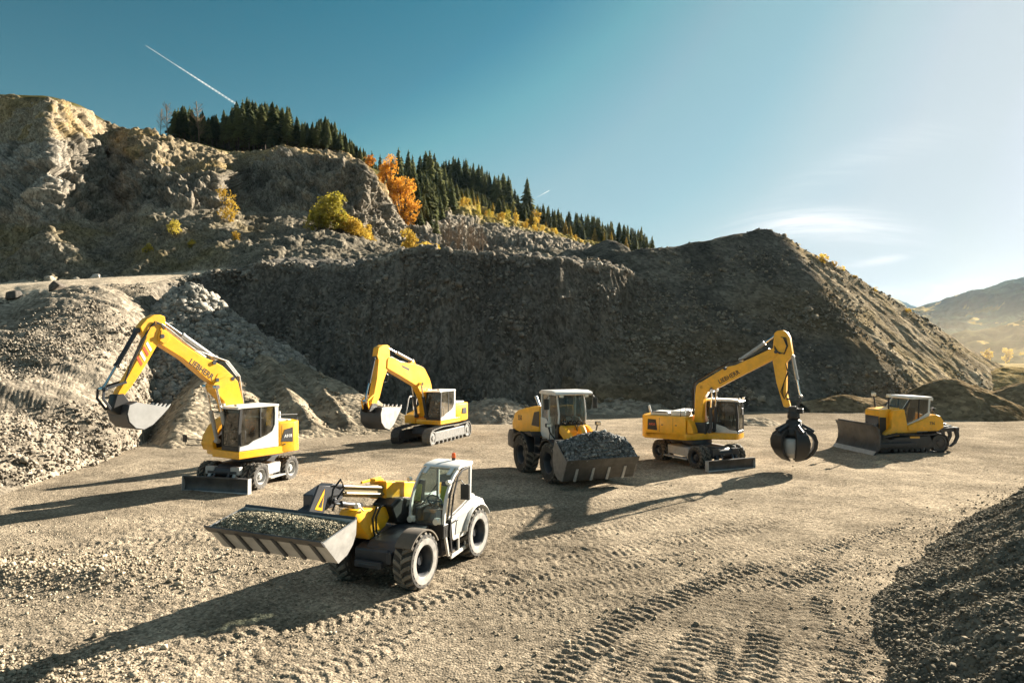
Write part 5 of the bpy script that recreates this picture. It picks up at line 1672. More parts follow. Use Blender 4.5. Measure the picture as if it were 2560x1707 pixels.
def wheeled_base(t, fx, rx, half=.93, blade_x=1.85, bh=(-.02, .52), bw=1.35, rmat=GRY, tyre=RUB, wall=None, dark=False):
    ch = MB()
    ch.prism([(rx - .55, .62), (rx - .4, .95), (fx + .3, .95), (fx + .5, .82), (fx + .5, .56), (fx + .3, .48), (rx - .3, .48)], -.38, .38)
    ch.bb(fx - .14, fx + .14, -.7, .7, .40, .62); ch.bb(rx - .14, rx + .14, -.7, .7, .40, .62)
    ch.lathe_z([(0, .30), (.62, .30), (.66, .05), (.66, 0), (0, 0)], ((fx + rx) / 2, 0, .93), 28)
    part("chassis", ch, ANT, t, bevel=.02)
    for x in (fx, rx):
        for s in (1, -1):
            wheel(t, x, s * (half + .16), .5, .27, .27, s, tyre, GRY if not dark else ANT, wall, lugs=16, lug_h=.035)
            wheel(t, x, s * (half - .15), .5, .27, .27, s, tyre, ANT, None, lugs=16, lug_h=.035)
    for s in (1, -1):
        b = MB(); b.prism([(rx + .56, .45), (rx + .56, .84), (fx - .56, .84), (fx - .56, .45)], s * .45, s * 1.10); part("toolbox", b, rmat, t, bevel=.03)
        st = MB(); st.bb(rx + .5, fx - .5, s * 1.00, s * 1.28, .34, .38); st.bb(rx + .6, rx + .66, s * 1.05, s * 1.10, .36, .5); st.bb(fx - .66, fx - .6, s * 1.05, s * 1.10, .36, .5); part("step", st, rmat, t)
        br = MB(); br.bb(fx + .40, fx + .62, s * .34, s * .72, .62, .90); part("blade_bracket", br, rmat if not dark else ANT, t, bevel=.02)
        ar = MB(); ar.prism([(fx + .45, .62), (fx + .62, .66), (blade_x - .05, .32), (blade_x - .05, .12), (fx + .5, .44)], s * .46, s * .58); part("blade_arm", ar, rmat if not dark else ANT, t, bevel=.01)
        ram(t, (fx + .5, s * .30, .78), (blade_x - .04, s * .30, .36), .05, .6)
    cr = MB(); cr.cyl((fx + .46, -.62, .70), (fx + .46, .62, .70), .17, 16); part("blade_tube", cr, ANT, t, bevel=.01)
    z0, z1 = bh
    pr = [(blade_x + .10, z1), (blade_x + .02, z1 - (z1 - z0) * .25), (blade_x, z0 + (z1 - z0) * .45), (blade_x + .05, z0 + .08), (blade_x + .13, z0)]
    bl = MB(); bl.prism(thick(pr, -.03), -bw, bw); bl.bb(blade_x - .02, blade_x + .12, -bw, bw, z1 - .005, z1 + .03)
    o = part("dozer_blade", bl, BLD, t)
    for s in (-1, 1):
        e = MB(); e.prism([(blade_x - .05, z0), (blade_x - .05, z1 + .03), (blade_x + .14, z1 + .03), (blade_x + .16, z0)], s * bw, s * (bw + .025)); part("blade_end", e, GRY, o)
    ed = MB(); ed.prism([(blade_x + .05, z0 + .10), (blade_x + .13, z0 - .005), (blade_x + .15, z0), (blade_x + .075, z0 + .105)], -bw + .002, bw - .002); part("cutting_edge", ed, GRY, o)


def exc_upper(t, rz, deck, hood, z0, z1, grille, side):
    d = MB(); d.prism_z(deck, z0, z0 + .28); part("deck", d, YEL, t, bevel=.025, rz=rz)
    h = MB(); h.prism_z(hood, z0 + .02, z1); o = part("engine_hood", h, YEL, t, bevel=.07, rz=rz, segs=2)
    g = MB(); y = side * 1.225
    g.prism(grille, y - .012, y + .008); part("grille", g, BLK, o, bevel=.004)
    return o


# ------------------------------------------------------------------ wheeled excavator with bucket
def excavator_bucket():
    c, hd, hu = (-10.14, 26.8), (-.26, -.965), (-.53, -.85)
    t = thing("wheeled_excavator", "yellow wheeled excavator holding a soil filled bucket out over the left slope", "excavator", (c[0], c[1], sink(c)), ang(hd))
    wheeled_base(t, .92, -1.05, blade_x=1.80, bh=(-.03, .55), bw=1.36, wall=None, tyre=RUB)
    rz = ang(hu) - ang(hd)
    deck = [(-1.6, -1.22), (.95, -1.22), (1.05, -1.0), (1.05, -.3), (1.36, -.3), (1.36, 1.24), (-.5, 1.24), (-1.6, 1.0)]
    hood = [(-.46, -1.22), (-.46, 1.22), (-1.22, 1.22), (-1.62, .95), (-1.80, .45), (-1.80, -.45), (-1.62, -.95), (-1.22, -1.22)]
    hd_o = exc_upper(t, rz, deck, hood, 1.20, 2.38, [(-.52, 1.66), (-.70, 2.10), (-1.10, 2.16), (-1.10, 1.60)], 1)
    g = MB(); g.bb(-1.08, -.62, 1.236, 1.242, 1.80, 1.90)
    lettering(hd_o, "A918", .17, (-.86, 1.238, 1.84), (-1, 0), 1, WHM)
    for x in (-.58,):
        q = MB(); q.bb(x, x + .012, 1.2215, 1.2245, 1.50, 2.28); part("panel_gap", q, BLK, hd_o)
    q = MB(); q.bb(-.74, -.66, 1.222, 1.24, 1.52, 1.56); part("latch", q, BLK, hd_o)
    tp = MB(); tp.bb(-1.5, -.55, -.9, -.1, 2.38, 2.50); tp.bb(-1.3, -.7, .2, .9, 2.38, 2.44); tp.cyl((-1.2, .3, 2.4), (-1.2, .3, 2.72), .06); part("hood_top", tp, WHT, hd_o, bevel=.02)
    rail(hd_o, [(-1.5, 1.0, 2.36), (-1.5, 1.0, 2.62), (-.6, 1.0, 2.66), (-.55, 1.0, 2.40)], .020)
    rail(hd_o, [(-1.4, -1.0, 2.36), (-1.4, -1.0, 2.66), (-.5, -1.0, 2.66), (-.5, -1.0, 2.40)], .020)
    fb = MB(); fb.prism([(1.10, 1.36), (1.20, 1.62), (1.12, 1.92), (.88, 2.28), (.50, 2.54), (.0, 2.58), (-.44, 2.40), (-.44, 1.36)], -1.23, -.52); tk = part("tank_box", fb, YEL, t, bevel=.05, rz=rz, segs=2)
    fi = MB(); fi.prism([(1.02, 1.48), (1.06, 1.64), (.98, 1.90), (.78, 2.18), (.45, 2.40), (.0, 2.44), (.0, 1.48)], -.515, -.49); part("tank_recess", fi, BLK, tk, bevel=.01)
    rail(tk, [(1.08, -1.15, 1.52), (1.75, -1.25, 1.60), (1.82, -1.25, 1.64), (1.82, -1.25, 1.86), (1.14, -1.15, 1.72)], .018)
    mm = MB(); mm.bb(1.80, 1.86, -1.36, -1.14, 1.72, 2.0); part("mirror", mm, BLK, tk, bevel=.02)
    exc_cab(t, rz, -.40, 1.36, .27, 1.24, 1.49, 3.12)
    # boom in two sections
    b1 = MB(); b1.prism([(.15, 1.45), (.42, 3.24), (.62, 3.96), (.80, 4.13), (1.05, 4.22), (1.55, 4.02), (1.68, 3.88), (1.58, 3.62), (1.22, 3.26), (.72, 1.45)], -.25, .22); part("boom_base", b1, YEL, t, bevel=.02, rz=rz)
    b2 = MB(); b2.prism([(.64, 4.0), (.80, 4.16), (1.25, 4.55), (1.63, 4.74), (2.05, 4.89), (2.81, 5.35), (3.44, 5.80), (3.64, 5.90), (3.74, 5.60), (3.72, 5.43), (3.58, 5.28), (2.81, 4.83), (2.0, 4.17), (1.70, 3.96), (1.45, 3.92)], -.20, .19)
    boom = part("boom", b2, YEL, t, bevel=.02, rz=rz)
    for p in ((.85, 4.08), (1.5, 4.05), (1.62, 4.68), (3.6, 5.6)):
        pn = MB(); pn.cyl((p[0], -.24, p[1]), (p[0], .235, p[1]), .075, 12); part('pin', pn, ANT, boom)
    lettering(boom, "LIEBHERR", .29, (2.12, .193, 4.44), (-.82, -.57), 1, BLK, squeeze=.9)
    q = MB(); q.prism([(3.40, 5.74), (3.62, 5.82), (3.68, 5.45), (3.52, 5.34), (3.30, 5.50)], .188, .205); part("boom_plate", q, YEL, boom, bevel=.008); q = MB(); q.prism([(.74, 4.02), (1.0, 4.30), (1.45, 4.28), (1.62, 4.02), (1.40, 3.95)], .188, .205); part("boom_plate", q, YEL, boom, bevel=.008)
    ram(t, (1.45, -.03, 4.86), (3.50, -.03, 6.16), .085, .62, GRY, rz)
    for s in (-.33, .30): ram(t, (1.12, s, 1.75), (1.60, s, 3.80), .075, .55, GRY, rz)
    for k in range(3):
        q = MB(); q.tube([(.25, .06 - .1 * k, 3.0), (.45, .08 - .1 * k, 4.15), (.95, .08 - .1 * k, 4.72), (1.6, .1 - .1 * k, 4.92), (2.4, .12 - .1 * k, 5.18), (3.2, .14 - .1 * k, 5.78), (3.6, .18 - .1 * k, 6.02)], .022, 6); part("hose", q, HOSE if k else GRY, boom)
    q = MB(); q.prism([(1.9, 4.86), (2.8, 5.40), (3.4, 5.82), (3.36, 5.87), (2.75, 5.46), (1.88, 4.92)], .05, .13); part("pipe_cover", q, WHT, boom)
    s1 = MB(); s1.prism([(3.46, 6.27), (3.62, 6.33), (3.83, 6.32), (4.1, 6.18), (4.33, 5.9), (4.26, 5.72), (4.12, 5.56), (4.41, 4.86), (4.80, 4.17), (5.03, 3.80), (5.10, 3.63), (5.0, 3.56), (4.86, 3.64), (4.60, 3.95), (4.16, 4.58), (3.80, 5.19), (3.50, 5.58), (3.42, 5.9)], -.16, .15)
    stick = part("stick", s1, YEL, t, bevel=.02, rz=rz)
    dd = Vector((.55, 0, -.83)); nn = Vector((.83, 0, .55))
    for i in range(4):
        ctr = Vector((4.06, .153, 5.22)) + dd * (.19 * i)
        m = MB(); V = [ctr + nn * a + dd * b for a, b in ((-.15, -.02), (.13, -.16), (.13, -.06), (-.15, .08))]
        m.add(V + [v + Vector((0, .003, 0)) for v in V], [(0, 1, 2, 3), (4, 5, 6, 7), (0, 1, 5, 4), (1, 2, 6, 5), (2, 3, 7, 6), (3, 0, 4, 7)])
        part("stripe", m, REDW if i % 2 else WHM, stick)
    for k in range(3):
        q = MB(); q.tube([(3.5, .17, 5.75 + .04 * k), (3.62, .19, 6.02), (3.84, .19, 6.10 - .05 * k), (4.0, .18, 5.9), (4.22 + .04 * k, .17, 5.45), (4.6 + .03 * k, .17, 4.7), (4.86, .17, 4.05)], .018, 6); part("hose", q, HOSE, stick)
    ram(t, (4.36, 0, 5.78), (5.46, 0, 3.88), .075, .62, ANT, rz)
    lk = MB()
    for s in (-.2, .16):
        lk.prism(thick([(4.78, 4.05), (5.47, 3.86)], .08), s, s + .04); lk.prism(thick([(5.47, 3.88), (5.50, 3.6), (5.22, 3.22)], .08), s, s + .04)
    lk.cyl((5.46, -.24, 3.88), (5.46, .24, 3.88), .05); part("bucket_link", lk, ANT, t, bevel=.008, rz=rz)
    qk = MB(); qk.prism([(5.12, 3.70), (4.90, 3.72), (4.72, 3.45), (4.80, 3.10), (5.08, 3.05), (5.26, 3.20)], -.22, .22); part("quick_coupler", qk, BLK, t, bevel=.02, rz=rz)
    prof = [(4.66, 3.44), (4.92, 3.36), (4.98, 3.09), (4.92, 2.83), (4.72, 2.62), (4.45, 2.55), (4.15, 2.68), (3.86, 2.94), (3.60, 3.20)]
    shell_bucket(prof, .56, .03, "bucket", t, ANT, rz=rz, sidemat=STL, teeth=5)
    load("soil_load", placed(c, hu), 3.72, 4.72, .53, lambda X, Y: 3.12 + .20 * (X - 3.72) + .13 * np.sin((X - 3.72) / 1.0 * np.pi) * (1 - (Y / .6) ** 2), ((.22, .18, .125), (.42, .35, .25)), "pale soil heaped in the wheeled excavator's raised bucket", .035, 900, 8, .05, floor=[(3.6, 3.2), (3.86, 2.94), (4.15, 2.68), (4.45, 2.55), (4.72, 2.62), (4.95, 2.9)])


excavator_bucket()


# ------------------------------------------------------------------ tracks
def track(parent, x0, x1, r0, r1, y, w, ztop, shoemat, framemat, n=46, sprocket_rear=True, rz=0.0):
    """endless chain of shoes round a front idler at x1 and a rear sprocket at x0"""
    pts = []
    z0, z1 = r0 + .02, r1 + .02
    pts += [(x0 + r0 * math.cos(a), z0 + r0 * math.sin(a)) for a in np.linspace(math.pi * .55, math.pi * 1.5, 14)]
    pts += [(x1 + r1 * math.cos(a), z1 + r1 * math.sin(a)) for a in np.linspace(-math.pi * .5, math.pi * .48, 14)]
    pts += [(x0 + (x1 - x0) * t, ztop - .03 * math.sin(t * math.pi * 2)) for t in (.75, .5, .25)]
    P = np.array(pts + [pts[0]]); L = np.concatenate([[0], np.cumsum(np.hypot(*np.diff(P, axis=0).T))])
    m = MB(); tot = L[-1]
    for i in range(n):
        s = tot * (i + .5) / n
        x = np.interp(s, L, P[:, 0]); z = np.interp(s, L, P[:, 1])
        xa = np.interp((s - .05) % tot, L, P[:, 0]); za = np.interp((s - .05) % tot, L, P[:, 1]); xb = np.interp((s + .05) % tot, L, P[:, 0]); zb = np.interp((s + .05) % tot, L, P[:, 1])
        a = math.atan2(zb - za, xb - xa); q = Matrix.Rotation(-a, 3, 'Y')
        l = tot / n * .94
        m.box((x, y, z), (l, w, .04), q)
        nrm = q @ Vector((0, 0, -1))
        m.box(Vector((x, y, z)) + nrm * .035, (.03, w * .98, .04), q)
    tk = part("track", m, shoemat, parent, rz=rz)
    f = MB(); f.prism([(x0 + r0 * .7, .22), (x0 + r0 * .9, ztop - .18), (x1 - r1 * .8, ztop - .2), (x1 - r1 * .2, z1 + .08), (x1 - r1 * .5, .2)], y - w * .32, y + w * .40)
    part("track_frame", f, framemat, tk, bevel=.03)
    for nm, x, r, zc in (("sprocket", x0, r0 - .06, z0), ("idler", x1, r1 - .06, z1)):
        g = MB(); g.lathe_y([(0, w * .44), (r * .35, w * .44), (r * .4, w * .38), (r * .72, w * .36), (r * .78, w * .42), (r, w * .42), (r, -w * .4), (0, -w * .4)], (x, y, zc), 22)
        if nm == "sprocket":
            for k in range(16):
                a = 2 * math.pi * k / 16; g.box((x + r * math.cos(a), y, zc + r * math.sin(a)), (.06, w * .3, .06), Matrix.Rotation(-a, 3, 'Y'))
        part(nm, g, framemat, tk)
    for k in range(7):
        x = x0 + r0 + (x1 - x0 - r0 - r1) * (k + .5) / 7
        g = MB(); g.lathe_y([(0, w * .45), (.05, w * .45), (.06, w * .40), (.11, w * .40), (.12, w * .3), (.12, -w * .3), (0, -w * .3)], (x, y, .17), 14); part("roller", g, framemat, tk)
    return tk


# ------------------------------------------------------------------ tracked excavator
def excavator_tracked():
    c, hd, hu = (-4.47, 40.4), (-.36, -.93), (-.41, -.91)
    t = thing("tracked_excavator", "yellow tracked excavator with its bucket curled in, farthest of the three excavators", "excavator", (c[0], c[1], sink(c)), ang(hd))
    track(t, -1.95, 2.45, .46, .43, .97, .50, .93, TRK, pmat('worn_track_frame', (.20, .20, .195), .5, metal=.2, dust=.3, var=.25), 54)
    track(t, -1.95, 2.45, .46, .43, -.97, .50, .93, TRKD, TRKD, 54)
    cf = MB(); cf.prism([(-1.2, .5), (-1.0, .9), (1.3, .9), (1.5, .5)], -.72, .72); cf.lathe_z([(0, .2), (.62, .2), (.66, 0), (0, 0)], (.05, 0, .88), 26); part("undercarriage", cf, TRKD, t, bevel=.03)
    rz = ang(hu) - ang(hd)
    deck = [(-2.1, -1.2), (1.25, -1.2), (1.30, -.45), (1.46, -.3), (1.46, 1.22), (-.7, 1.22), (-2.1, 1.0)]
    hood = [(-.32, -1.2), (-.32, 1.2), (-1.55, 1.2), (-2.2, 1.0), (-2.5, .5), (-2.5, -.5), (-2.2, -1.0), (-1.55, -1.2)]
    h = exc_upper(t, rz, deck, hood, 1.06, 2.10, [(-1.05, 1.52), (-1.15, 1.84), (-1.55, 1.84), (-1.62, 1.48)], 1)
    tp = MB(); tp.bb(-1.9, -.6, -.9, .9, 2.10, 2.20); tp.bb(-1.0, -.5, .1, .8, 2.20, 2.30); tp.cyl((-1.5, -.5, 2.15), (-1.5, -.5, 2.5), .06); part("hood_top", tp, WHT, h, bevel=.03)
    rb = MB(); rb.prism([(1.34, 1.05), (1.36, 1.50), (1.2, 1.56), (.5, 1.72), (-.32, 2.06), (-.32, 1.05)], -1.2, -.5); bx = part("tank_box", rb, YEL, t, bevel=.04, rz=rz, segs=2)
    rail(bx, [(1.30, -1.15, 1.5), (1.0, -1.15, 2.45), (.9, -1.15, 2.55), (.7, -1.15, 2.55), (.55, -1.15, 2.4), (.5, -1.15, 1.75)], .032, mat=WHT)
    rail(bx, [(1.30, -.6, 1.5), (1.0, -.6, 2.45), (.9, -.6, 2.55), (.7, -.6, 2.5)], .026, mat=WHT)
    exc_cab(t, rz, -.25, 1.46, .28, 1.22, 1.30, 2.98)
    b = MB(); b.prism([(1.30, 1.45), (1.0, 1.45), (.62, 2.93), (.72, 3.30), (.90, 3.62), (1.39, 4.16), (1.8, 4.32), (2.38, 4.44), (3.78, 4.56), (4.37, 4.78), (4.85, 4.84), (5.05, 4.74), (5.10, 4.27), (4.5, 4.06), (3.78, 3.80), (2.22, 3.22), (1.73, 2.71), (1.42, 2.2)], -.22, .19)
    boom = part("boom", b, YEL, t, bevel=.025, rz=rz)
    tp = MB(); tp.prism([(2.2, 4.42), (2.35, 4.66), (2.62, 4.66), (2.8, 4.46)], -.1, .1); part("cylinder_mount", tp, YEL, boom, bevel=.02)
    dk = MB(); dk.prism([(3.0, 4.20), (3.8, 4.42), (3.7, 4.30), (3.05, 4.10)], .189, .194); part("lettering_band", dk, ANT, boom)
    ram(t, (2.50, 0, 4.62), (4.92, 0, 5.36), .085, .6, GRY, rz)
    for s in (-.33, .30): ram(t, (1.45, s, 1.5), (2.0, s, 3.35), .08, .6, ANT, rz)
    for k in range(2):
        q = MB(); q.tube([(.6, .05 - .1 * k, 2.8), (.78, .05 - .1 * k, 3.62), (1.3, .05 - .1 * k, 4.22), (2.4, .08 - .1 * k, 4.50), (3.8, .08 - .1 * k, 4.62), (4.6, .08 - .1 * k, 4.86)], .022, 6); part("hose", q, HOSE, boom)
    a = MB(); a.prism([(4.80, 5.40), (5.0, 5.47), (5.36, 5.46), (5.78, 5.33), (5.91, 4.90), (5.80, 4.69), (5.93, 3.81), (6.20, 2.95), (6.40, 2.61), (6.33, 2.37), (6.1, 2.36), (5.90, 2.58), (5.69, 2.80), (5.34, 3.63), (4.99, 4.19), (4.78, 4.76)], -.17, .15)
    stick = part("stick", a, YEL, t, bevel=.025, rz=rz)
    rail(stick, [(5.1, .16, 4.0), (5.0, .2, 3.9), (5.06, .2, 3.6), (5.32, .17, 3.55)], .016, "hose", HOSE)
    ram(t, (5.95, 0, 4.80), (6.72, 0, 2.68), .075, .58, ANT, rz)
    lk = MB()
    for s in (-.2, .16): lk.prism(thick([(6.22, 2.95), (6.72, 2.68)], .08), s, s + .04); lk.prism(thick([(6.72, 2.7), (6.6, 2.3)], .08), s, s + .04)
    part("bucket_link", lk, YEL, t, bevel=.008, rz=rz)
    ear = MB()
    for s in (-.26, .20): ear.prism([(6.45, 2.55), (6.15, 2.55), (5.95, 2.2), (6.1, 2.0), (6.72, 2.2)], s, s + .05)
    part("bucket_ear", ear, BLK, t, bevel=.01, rz=rz)
    prof = [(5.85, 2.36), (6.15, 2.33), (6.28, 2.05), (6.22, 1.62), (5.92, 1.32), (5.55, 1.20), (5.15, 1.42), (4.80, 1.82), (4.42, 2.25)]
    shell_bucket(prof, .60, .03, "bucket", t, ANT, rz=rz, sidemat=SCR, teeth=5)
    load("soil_load", placed(c, hu), 4.56, 5.85, .57, lambda X, Y: 2.20 + .06 * (X - 4.5) + .05 * np.sin((X - 4.5) / 1.35 * np.pi), ((.22, .18, .13), (.38, .32, .23)), "brown soil filling the tracked excavator's bucket", .035, 500, 9, .04, floor=[(4.42, 2.25), (4.8, 1.82), (5.15, 1.42), (5.55, 1.2), (5.92, 1.32), (6.2, 1.7)])


excavator_tracked()


# ------------------------------------------------------------------ wheel loader
def wheel_loader():
    c, hd = (2.06, 28.4), (.38, -.925)
    t = thing("wheel_loader", "yellow wheel loader with a heaped bucket of dark gravel on its front", "wheel loader", (c[0], c[1], sink(c)), ang(hd))
    for x in (1.33, -1.36):
        for s in (1, -1): wheel(t, x, s * 1.03, .79, .58, .40, s, RUB, ANT, None, lugs=18, lug_h=.055)
    ch = MB(); ch.prism([(-3.1, .75), (-3.1, 1.45), (-.25, 1.45), (-.15, .7), (-.5, .55), (-2.6, .55)], -.5, .5); ch.prism([(.0, .6), (0, 1.35), (.5, 1.5), (2.0, 1.0), (1.9, .55)], -.42, .42); ch.cyl((-.08, 0, .55), (-.08, 0, 1.5), .18); ch.bb(1.1, 1.5, -.8, .8, .6, .95); ch.bb(-1.55, -1.15, -.8, .8, .6, .95)
    part("chassis", ch, ANT, t, bevel=.03)
    cw = MB(); cw.prism([(-3.62, .85), (-3.66, 1.35), (-3.5, 1.6), (-3.0, 1.65), (-2.85, 1.2), (-3.0, .78)], -.95, .95); part("counterweight", cw, ANT, t, bevel=.06, segs=2)
    hp = [(-3.36, 1.62), (-3.38, 1.9), (-3.08, 2.34), (-2.7, 2.5), (-2.1, 2.62), (-1.1, 2.78), (-.45, 2.84), (-.45, 1.55), (-2.4, 1.55)]
    h = MB(); h.prism(hp, -.84, .84); hood = part("engine_hood", h, YEL, t, bevel=.07, segs=2)
    for s in (-1, 1):
        g = MB(); g.prism([(-1.22, 1.98), (-.95, 2.55), (-.46, 2.62), (-.46, 1.98)], s * .835, s * .85); part("grille", g, BLK, hood, bevel=.004)
        f = MB(); f.prism(thick(arc(-1.36, .79, .90, 12, 150, 14), .05), s * .55, s * 1.32); f.prism([(-2.45, 1.35), (-2.5, 1.56), (-.46, 1.80), (-.30, 1.60), (-.75, 1.62), (-1.4, 1.72), (-2.1, 1.45)], s * .55, s * 1.22); part("mudguard", f, BLK, t, bevel=.015)
        f = MB(); f.prism(thick(arc(1.33, .79, .90, 35, 150, 14), .045), s * .74, s * 1.33); part("mudguard", f, BLK, t, bevel=.01)
        l = MB(); l.tube([(.85, s * .75, 1.62), (.95, s * 1.02, 1.9), (.95, s * 1.08, 2.12)], .03, 6); k = part("lamp_bracket", l, BLK, t)
        l = MB(); l.bb(.90, 1.04, s * .98, s * 1.22, 2.12, 2.27); part("headlight", l, BLK, k, bevel=.02)
        l = MB(); l.bb(1.042, 1.056, s * 1.0, s * 1.2, 2.14, 2.25); part("headlight_lens", l, LENS, k)
        st = MB(); st.bb(-.3, .35, s * .86, s * 1.12, .92, .97); st.bb(-.3, .35, s * .86, s * 1.12, 1.25, 1.30); st.bb(-.34, -.30, s * .86, s * 1.1, .9, 1.6); st.bb(.35, .39, s * .86, s * 1.1, .9, 1.6); part("ladder", st, ANT, t)
    lettering(hood, "550", .30, (-2.46, -.845, 2.18), (1, .06), -1, ANT)
    ex = MB(); ex.cyl((-1.55, -.3, 2.7), (-1.95, -.3, 3.12), .055, 12, .065); part("exhaust_pipe", ex, CHR, hood)
    ex = MB(); ex.prism([(-1.6, 2.70), (-1.78, 2.70), (-2.12, 3.12), (-1.96, 3.14)], -.27, -.22); part("exhaust_shield", ex, BLK, hood)
    # cab
    y0, y1 = -.78, .78
    cb = MB(); cb.prism([(-.46, 1.60), (-.46, 2.40), (.05, 2.36), (.42, 2.10), (.55, 1.62)], y0, y0 + .06); cb.prism([(-.46, 1.60), (-.46, 2.40), (.05, 2.36), (.42, 2.10), (.55, 1.62)], y1 - .06, y1); cb.bb(-.45, .62, y0 + .062, y1 - .062, 1.5, 1.72); cb.bb(-.45, -.38, y0 + .062, y1 - .062, 1.72, 2.4)
    cab = part("cab", cb, WHT, t, bevel=.015)
    fb = MB(); fb.prism([(.56, 1.5), (.62, 1.9), (.80, 2.22), (.86, 2.22), (.86, 1.5)], y0 + .14, y1 - .14); part("cab_front", fb, BLK, cab, bevel=.02)
    po = MB()
    for yy in (y0, y1 - .07):
        po.prism([(-.42, 2.38), (-.32, 2.38), (-.30, 3.36), (-.42, 3.36)], yy, yy + .07)
        po.prism(thick([(.42, 2.08), (.30, 2.55), (.32, 3.36)], .07), yy, yy + .07)
    for yy in (y0 + .16, y1 - .22): po.prism(thick([(.86, 2.20), (.90, 2.6), (.72, 3.34)], .06), yy, yy + .06)
    part("post", po, WHT, cab, bevel=.01)
    rf = MB(); rf.prism([(-.52, 3.34), (-.54, 3.41), (-.3, 3.50), (.7, 3.52), (1.0, 3.47), (1.08, 3.39), (.98, 3.33)], y0 - .04, y1 + .04); part("roof", rf, WHT, cab, bevel=.035, segs=2)
    for yy in (y0 + .03, y1 - .03):
        g = MB(); sheet(g, [(-.33, 2.38), (.05, 2.35), (.42, 2.10), (.30, 2.55), (.32, 3.35), (-.33, 3.35)], yy); part("side_window", g, GLD, cab)
        g = MB(); sgn = 1 if yy > 0 else -1
        g.add([(.42, yy, 2.10), (.86, yy - sgn * .16, 2.2), (.90, yy - sgn * .16, 2.6), (.72, yy - sgn * .16, 3.34), (.32, yy, 3.35), (.30, yy, 2.55)], [(0, 1, 2, 5), (5, 2, 3, 4)]); part("corner_window", g, GLS, cab)
    g = MB(); strip(g, [(.86, 2.22), (.90, 2.6), (.72, 3.34)], y0 + .22, y1 - .22); part("windshield", g, GLS, cab)
    g = MB(); strip(g, [(-.40, 2.4), (-.38, 3.34)], y0 + .07, y1 - .07); part("rear_window", g, GLD, cab)
    s = MB(); s.bb(-.2, .25, -.25, .25, 1.9, 2.04); s.prism([(-.12, 2.0), (-.22, 2.75), (-.32, 2.75), (-.26, 2.0)], -.24, .24); s.bb(-.1, .2, -.15, .15, 1.72, 1.9); part("seat", s, SEAT, cab, bevel=.03)
    k = MB(); k.cyl((.66, 0, 1.7), (.48, 0, 2.3), .04); ring = [(.47 + .06 * math.sin(a), .19 * math.cos(a), 2.32 + .17 * math.sin(a)) for a in np.linspace(0, 2 * math.pi, 17)]; k.tube(ring, .016, 6); k.bb(.45, .8, -.35, .35, 1.72, 2.02); part("steering_column", k, ANT, cab)
    for s in (-1, 1):
        m = MB(); m.tube([(.6, s * .74, 3.36), (.75, s * 1.0, 3.3), (.75, s * 1.08, 3.2)], .016, 6); m.bb(.72, .78, s * .98, s * 1.18, 2.78, 3.2); part("mirror", m, BLK, cab, bevel=.02)
        l = MB(); l.bb(.98, 1.06, s * .55 - .08, s * .55 + .08, 3.26, 3.36); part("work_lamp", l, LENS, cab, bevel=.01)
    rail(cab, [(.45, y0 - .04, 1.4), (.62, y0 - .08, 1.9), (.50, y0 - .06, 2.2)], .018, "handrail", ANT)
    # lift frame
    tw = MB(); tw.prism([(.35, 1.3), (.78, 2.10), (1.05, 2.16), (1.35, 1.9), (1.75, 1.1), (1.6, .8), (.4, .8)], -.36, .36); part("lift_tower", tw, YEL, t, bevel=.03)
    for s in (-.58, .42):
        a = MB(); a.prism([(.80, 2.06), (1.0, 2.17), (1.25, 2.12), (1.95, 1.75), (2.45, 1.0), (2.42, .72), (2.2, .68), (1.95, .95), (1.55, 1.50), (.88, 1.85)], s, s + .16); part("lift_arm", a, YEL, t, bevel=.015)
    zb = MB(); zb.prism([(1.45, 2.18), (1.7, 2.22), (2.05, 1.75), (2.1, 1.3), (1.95, 1.28), (1.85, 1.65), (1.5, 1.98)], -.10, .10); part("tilt_lever", zb, YEL, t, bevel=.015)
    ram(t, (.7, 0, 2.02), (1.5, 0, 2.12), .08, .7, YEL)
    for s in (-.70, .62): ram(t, (.55, s, 1.0), (1.75, s, 1.55), .08, .6, YEL)
    for k in range(3):
        q = MB(); q.tube([(.75, .18 - .18 * k, 2.14), (1.0, .2 - .18 * k, 2.34), (1.35, .2 - .18 * k, 2.28), (1.6, .16 - .16 * k, 2.0)], .022, 6); part("hose", q, HOSE, t)
    prof = [(2.36, 1.80), (2.22, 1.45), (2.18, 1.0), (2.30, .62), (2.58, .40), (2.95, .37), (3.34, 1.12)]
    dirty = pmat("dirty_bucket_steel", (.085, .082, .078), .5, metal=.3, dust=.3, dustcol=(.20, .175, .14), var=.25, scale=3, bump=.2)
    bk = shell_bucket(prof, 1.46, .04, "bucket", t, dirty, sidemat=pmat('worn_side_steel', (.20, .195, .19), .5, metal=.3, dust=.3, var=.2))
    e = MB(); e.prism([(3.38, 1.19), (3.22, .90), (3.245, .885), (3.42, 1.18)], -1.49, 1.49); part("cutting_edge", e, dirty, bk)
    e = MB()
    for y in (-1.0, -.33, .33, 1.0): e.prism([(2.955, .355), (3.20, .83), (3.215, .82), (2.99, .34)], y - .05, y + .05)
    part("wear_plate", e, GRY, bk)
    load("gravel_load", placed(c, hd), 2.34, 3.32, 1.42, lambda X, Y: np.minimum(1.72 - .54 * ((X - 2.34) / .98), 9) + .58 * np.sin(((X - 2.34) / .98).clip(0, 1) * np.pi) * (1 - (np.abs(Y) / 1.5) ** 2.2), ((.11, .11, .108), (.24, .24, .23)), "dark grey crushed stone heaped in the wheel loader's bucket", .05, 2600, 12, .05, floor=[(2.2, 1.0), (2.3, .62), (2.58, .40), (2.95, .37), (3.34, 1.12)])


wheel_loader()


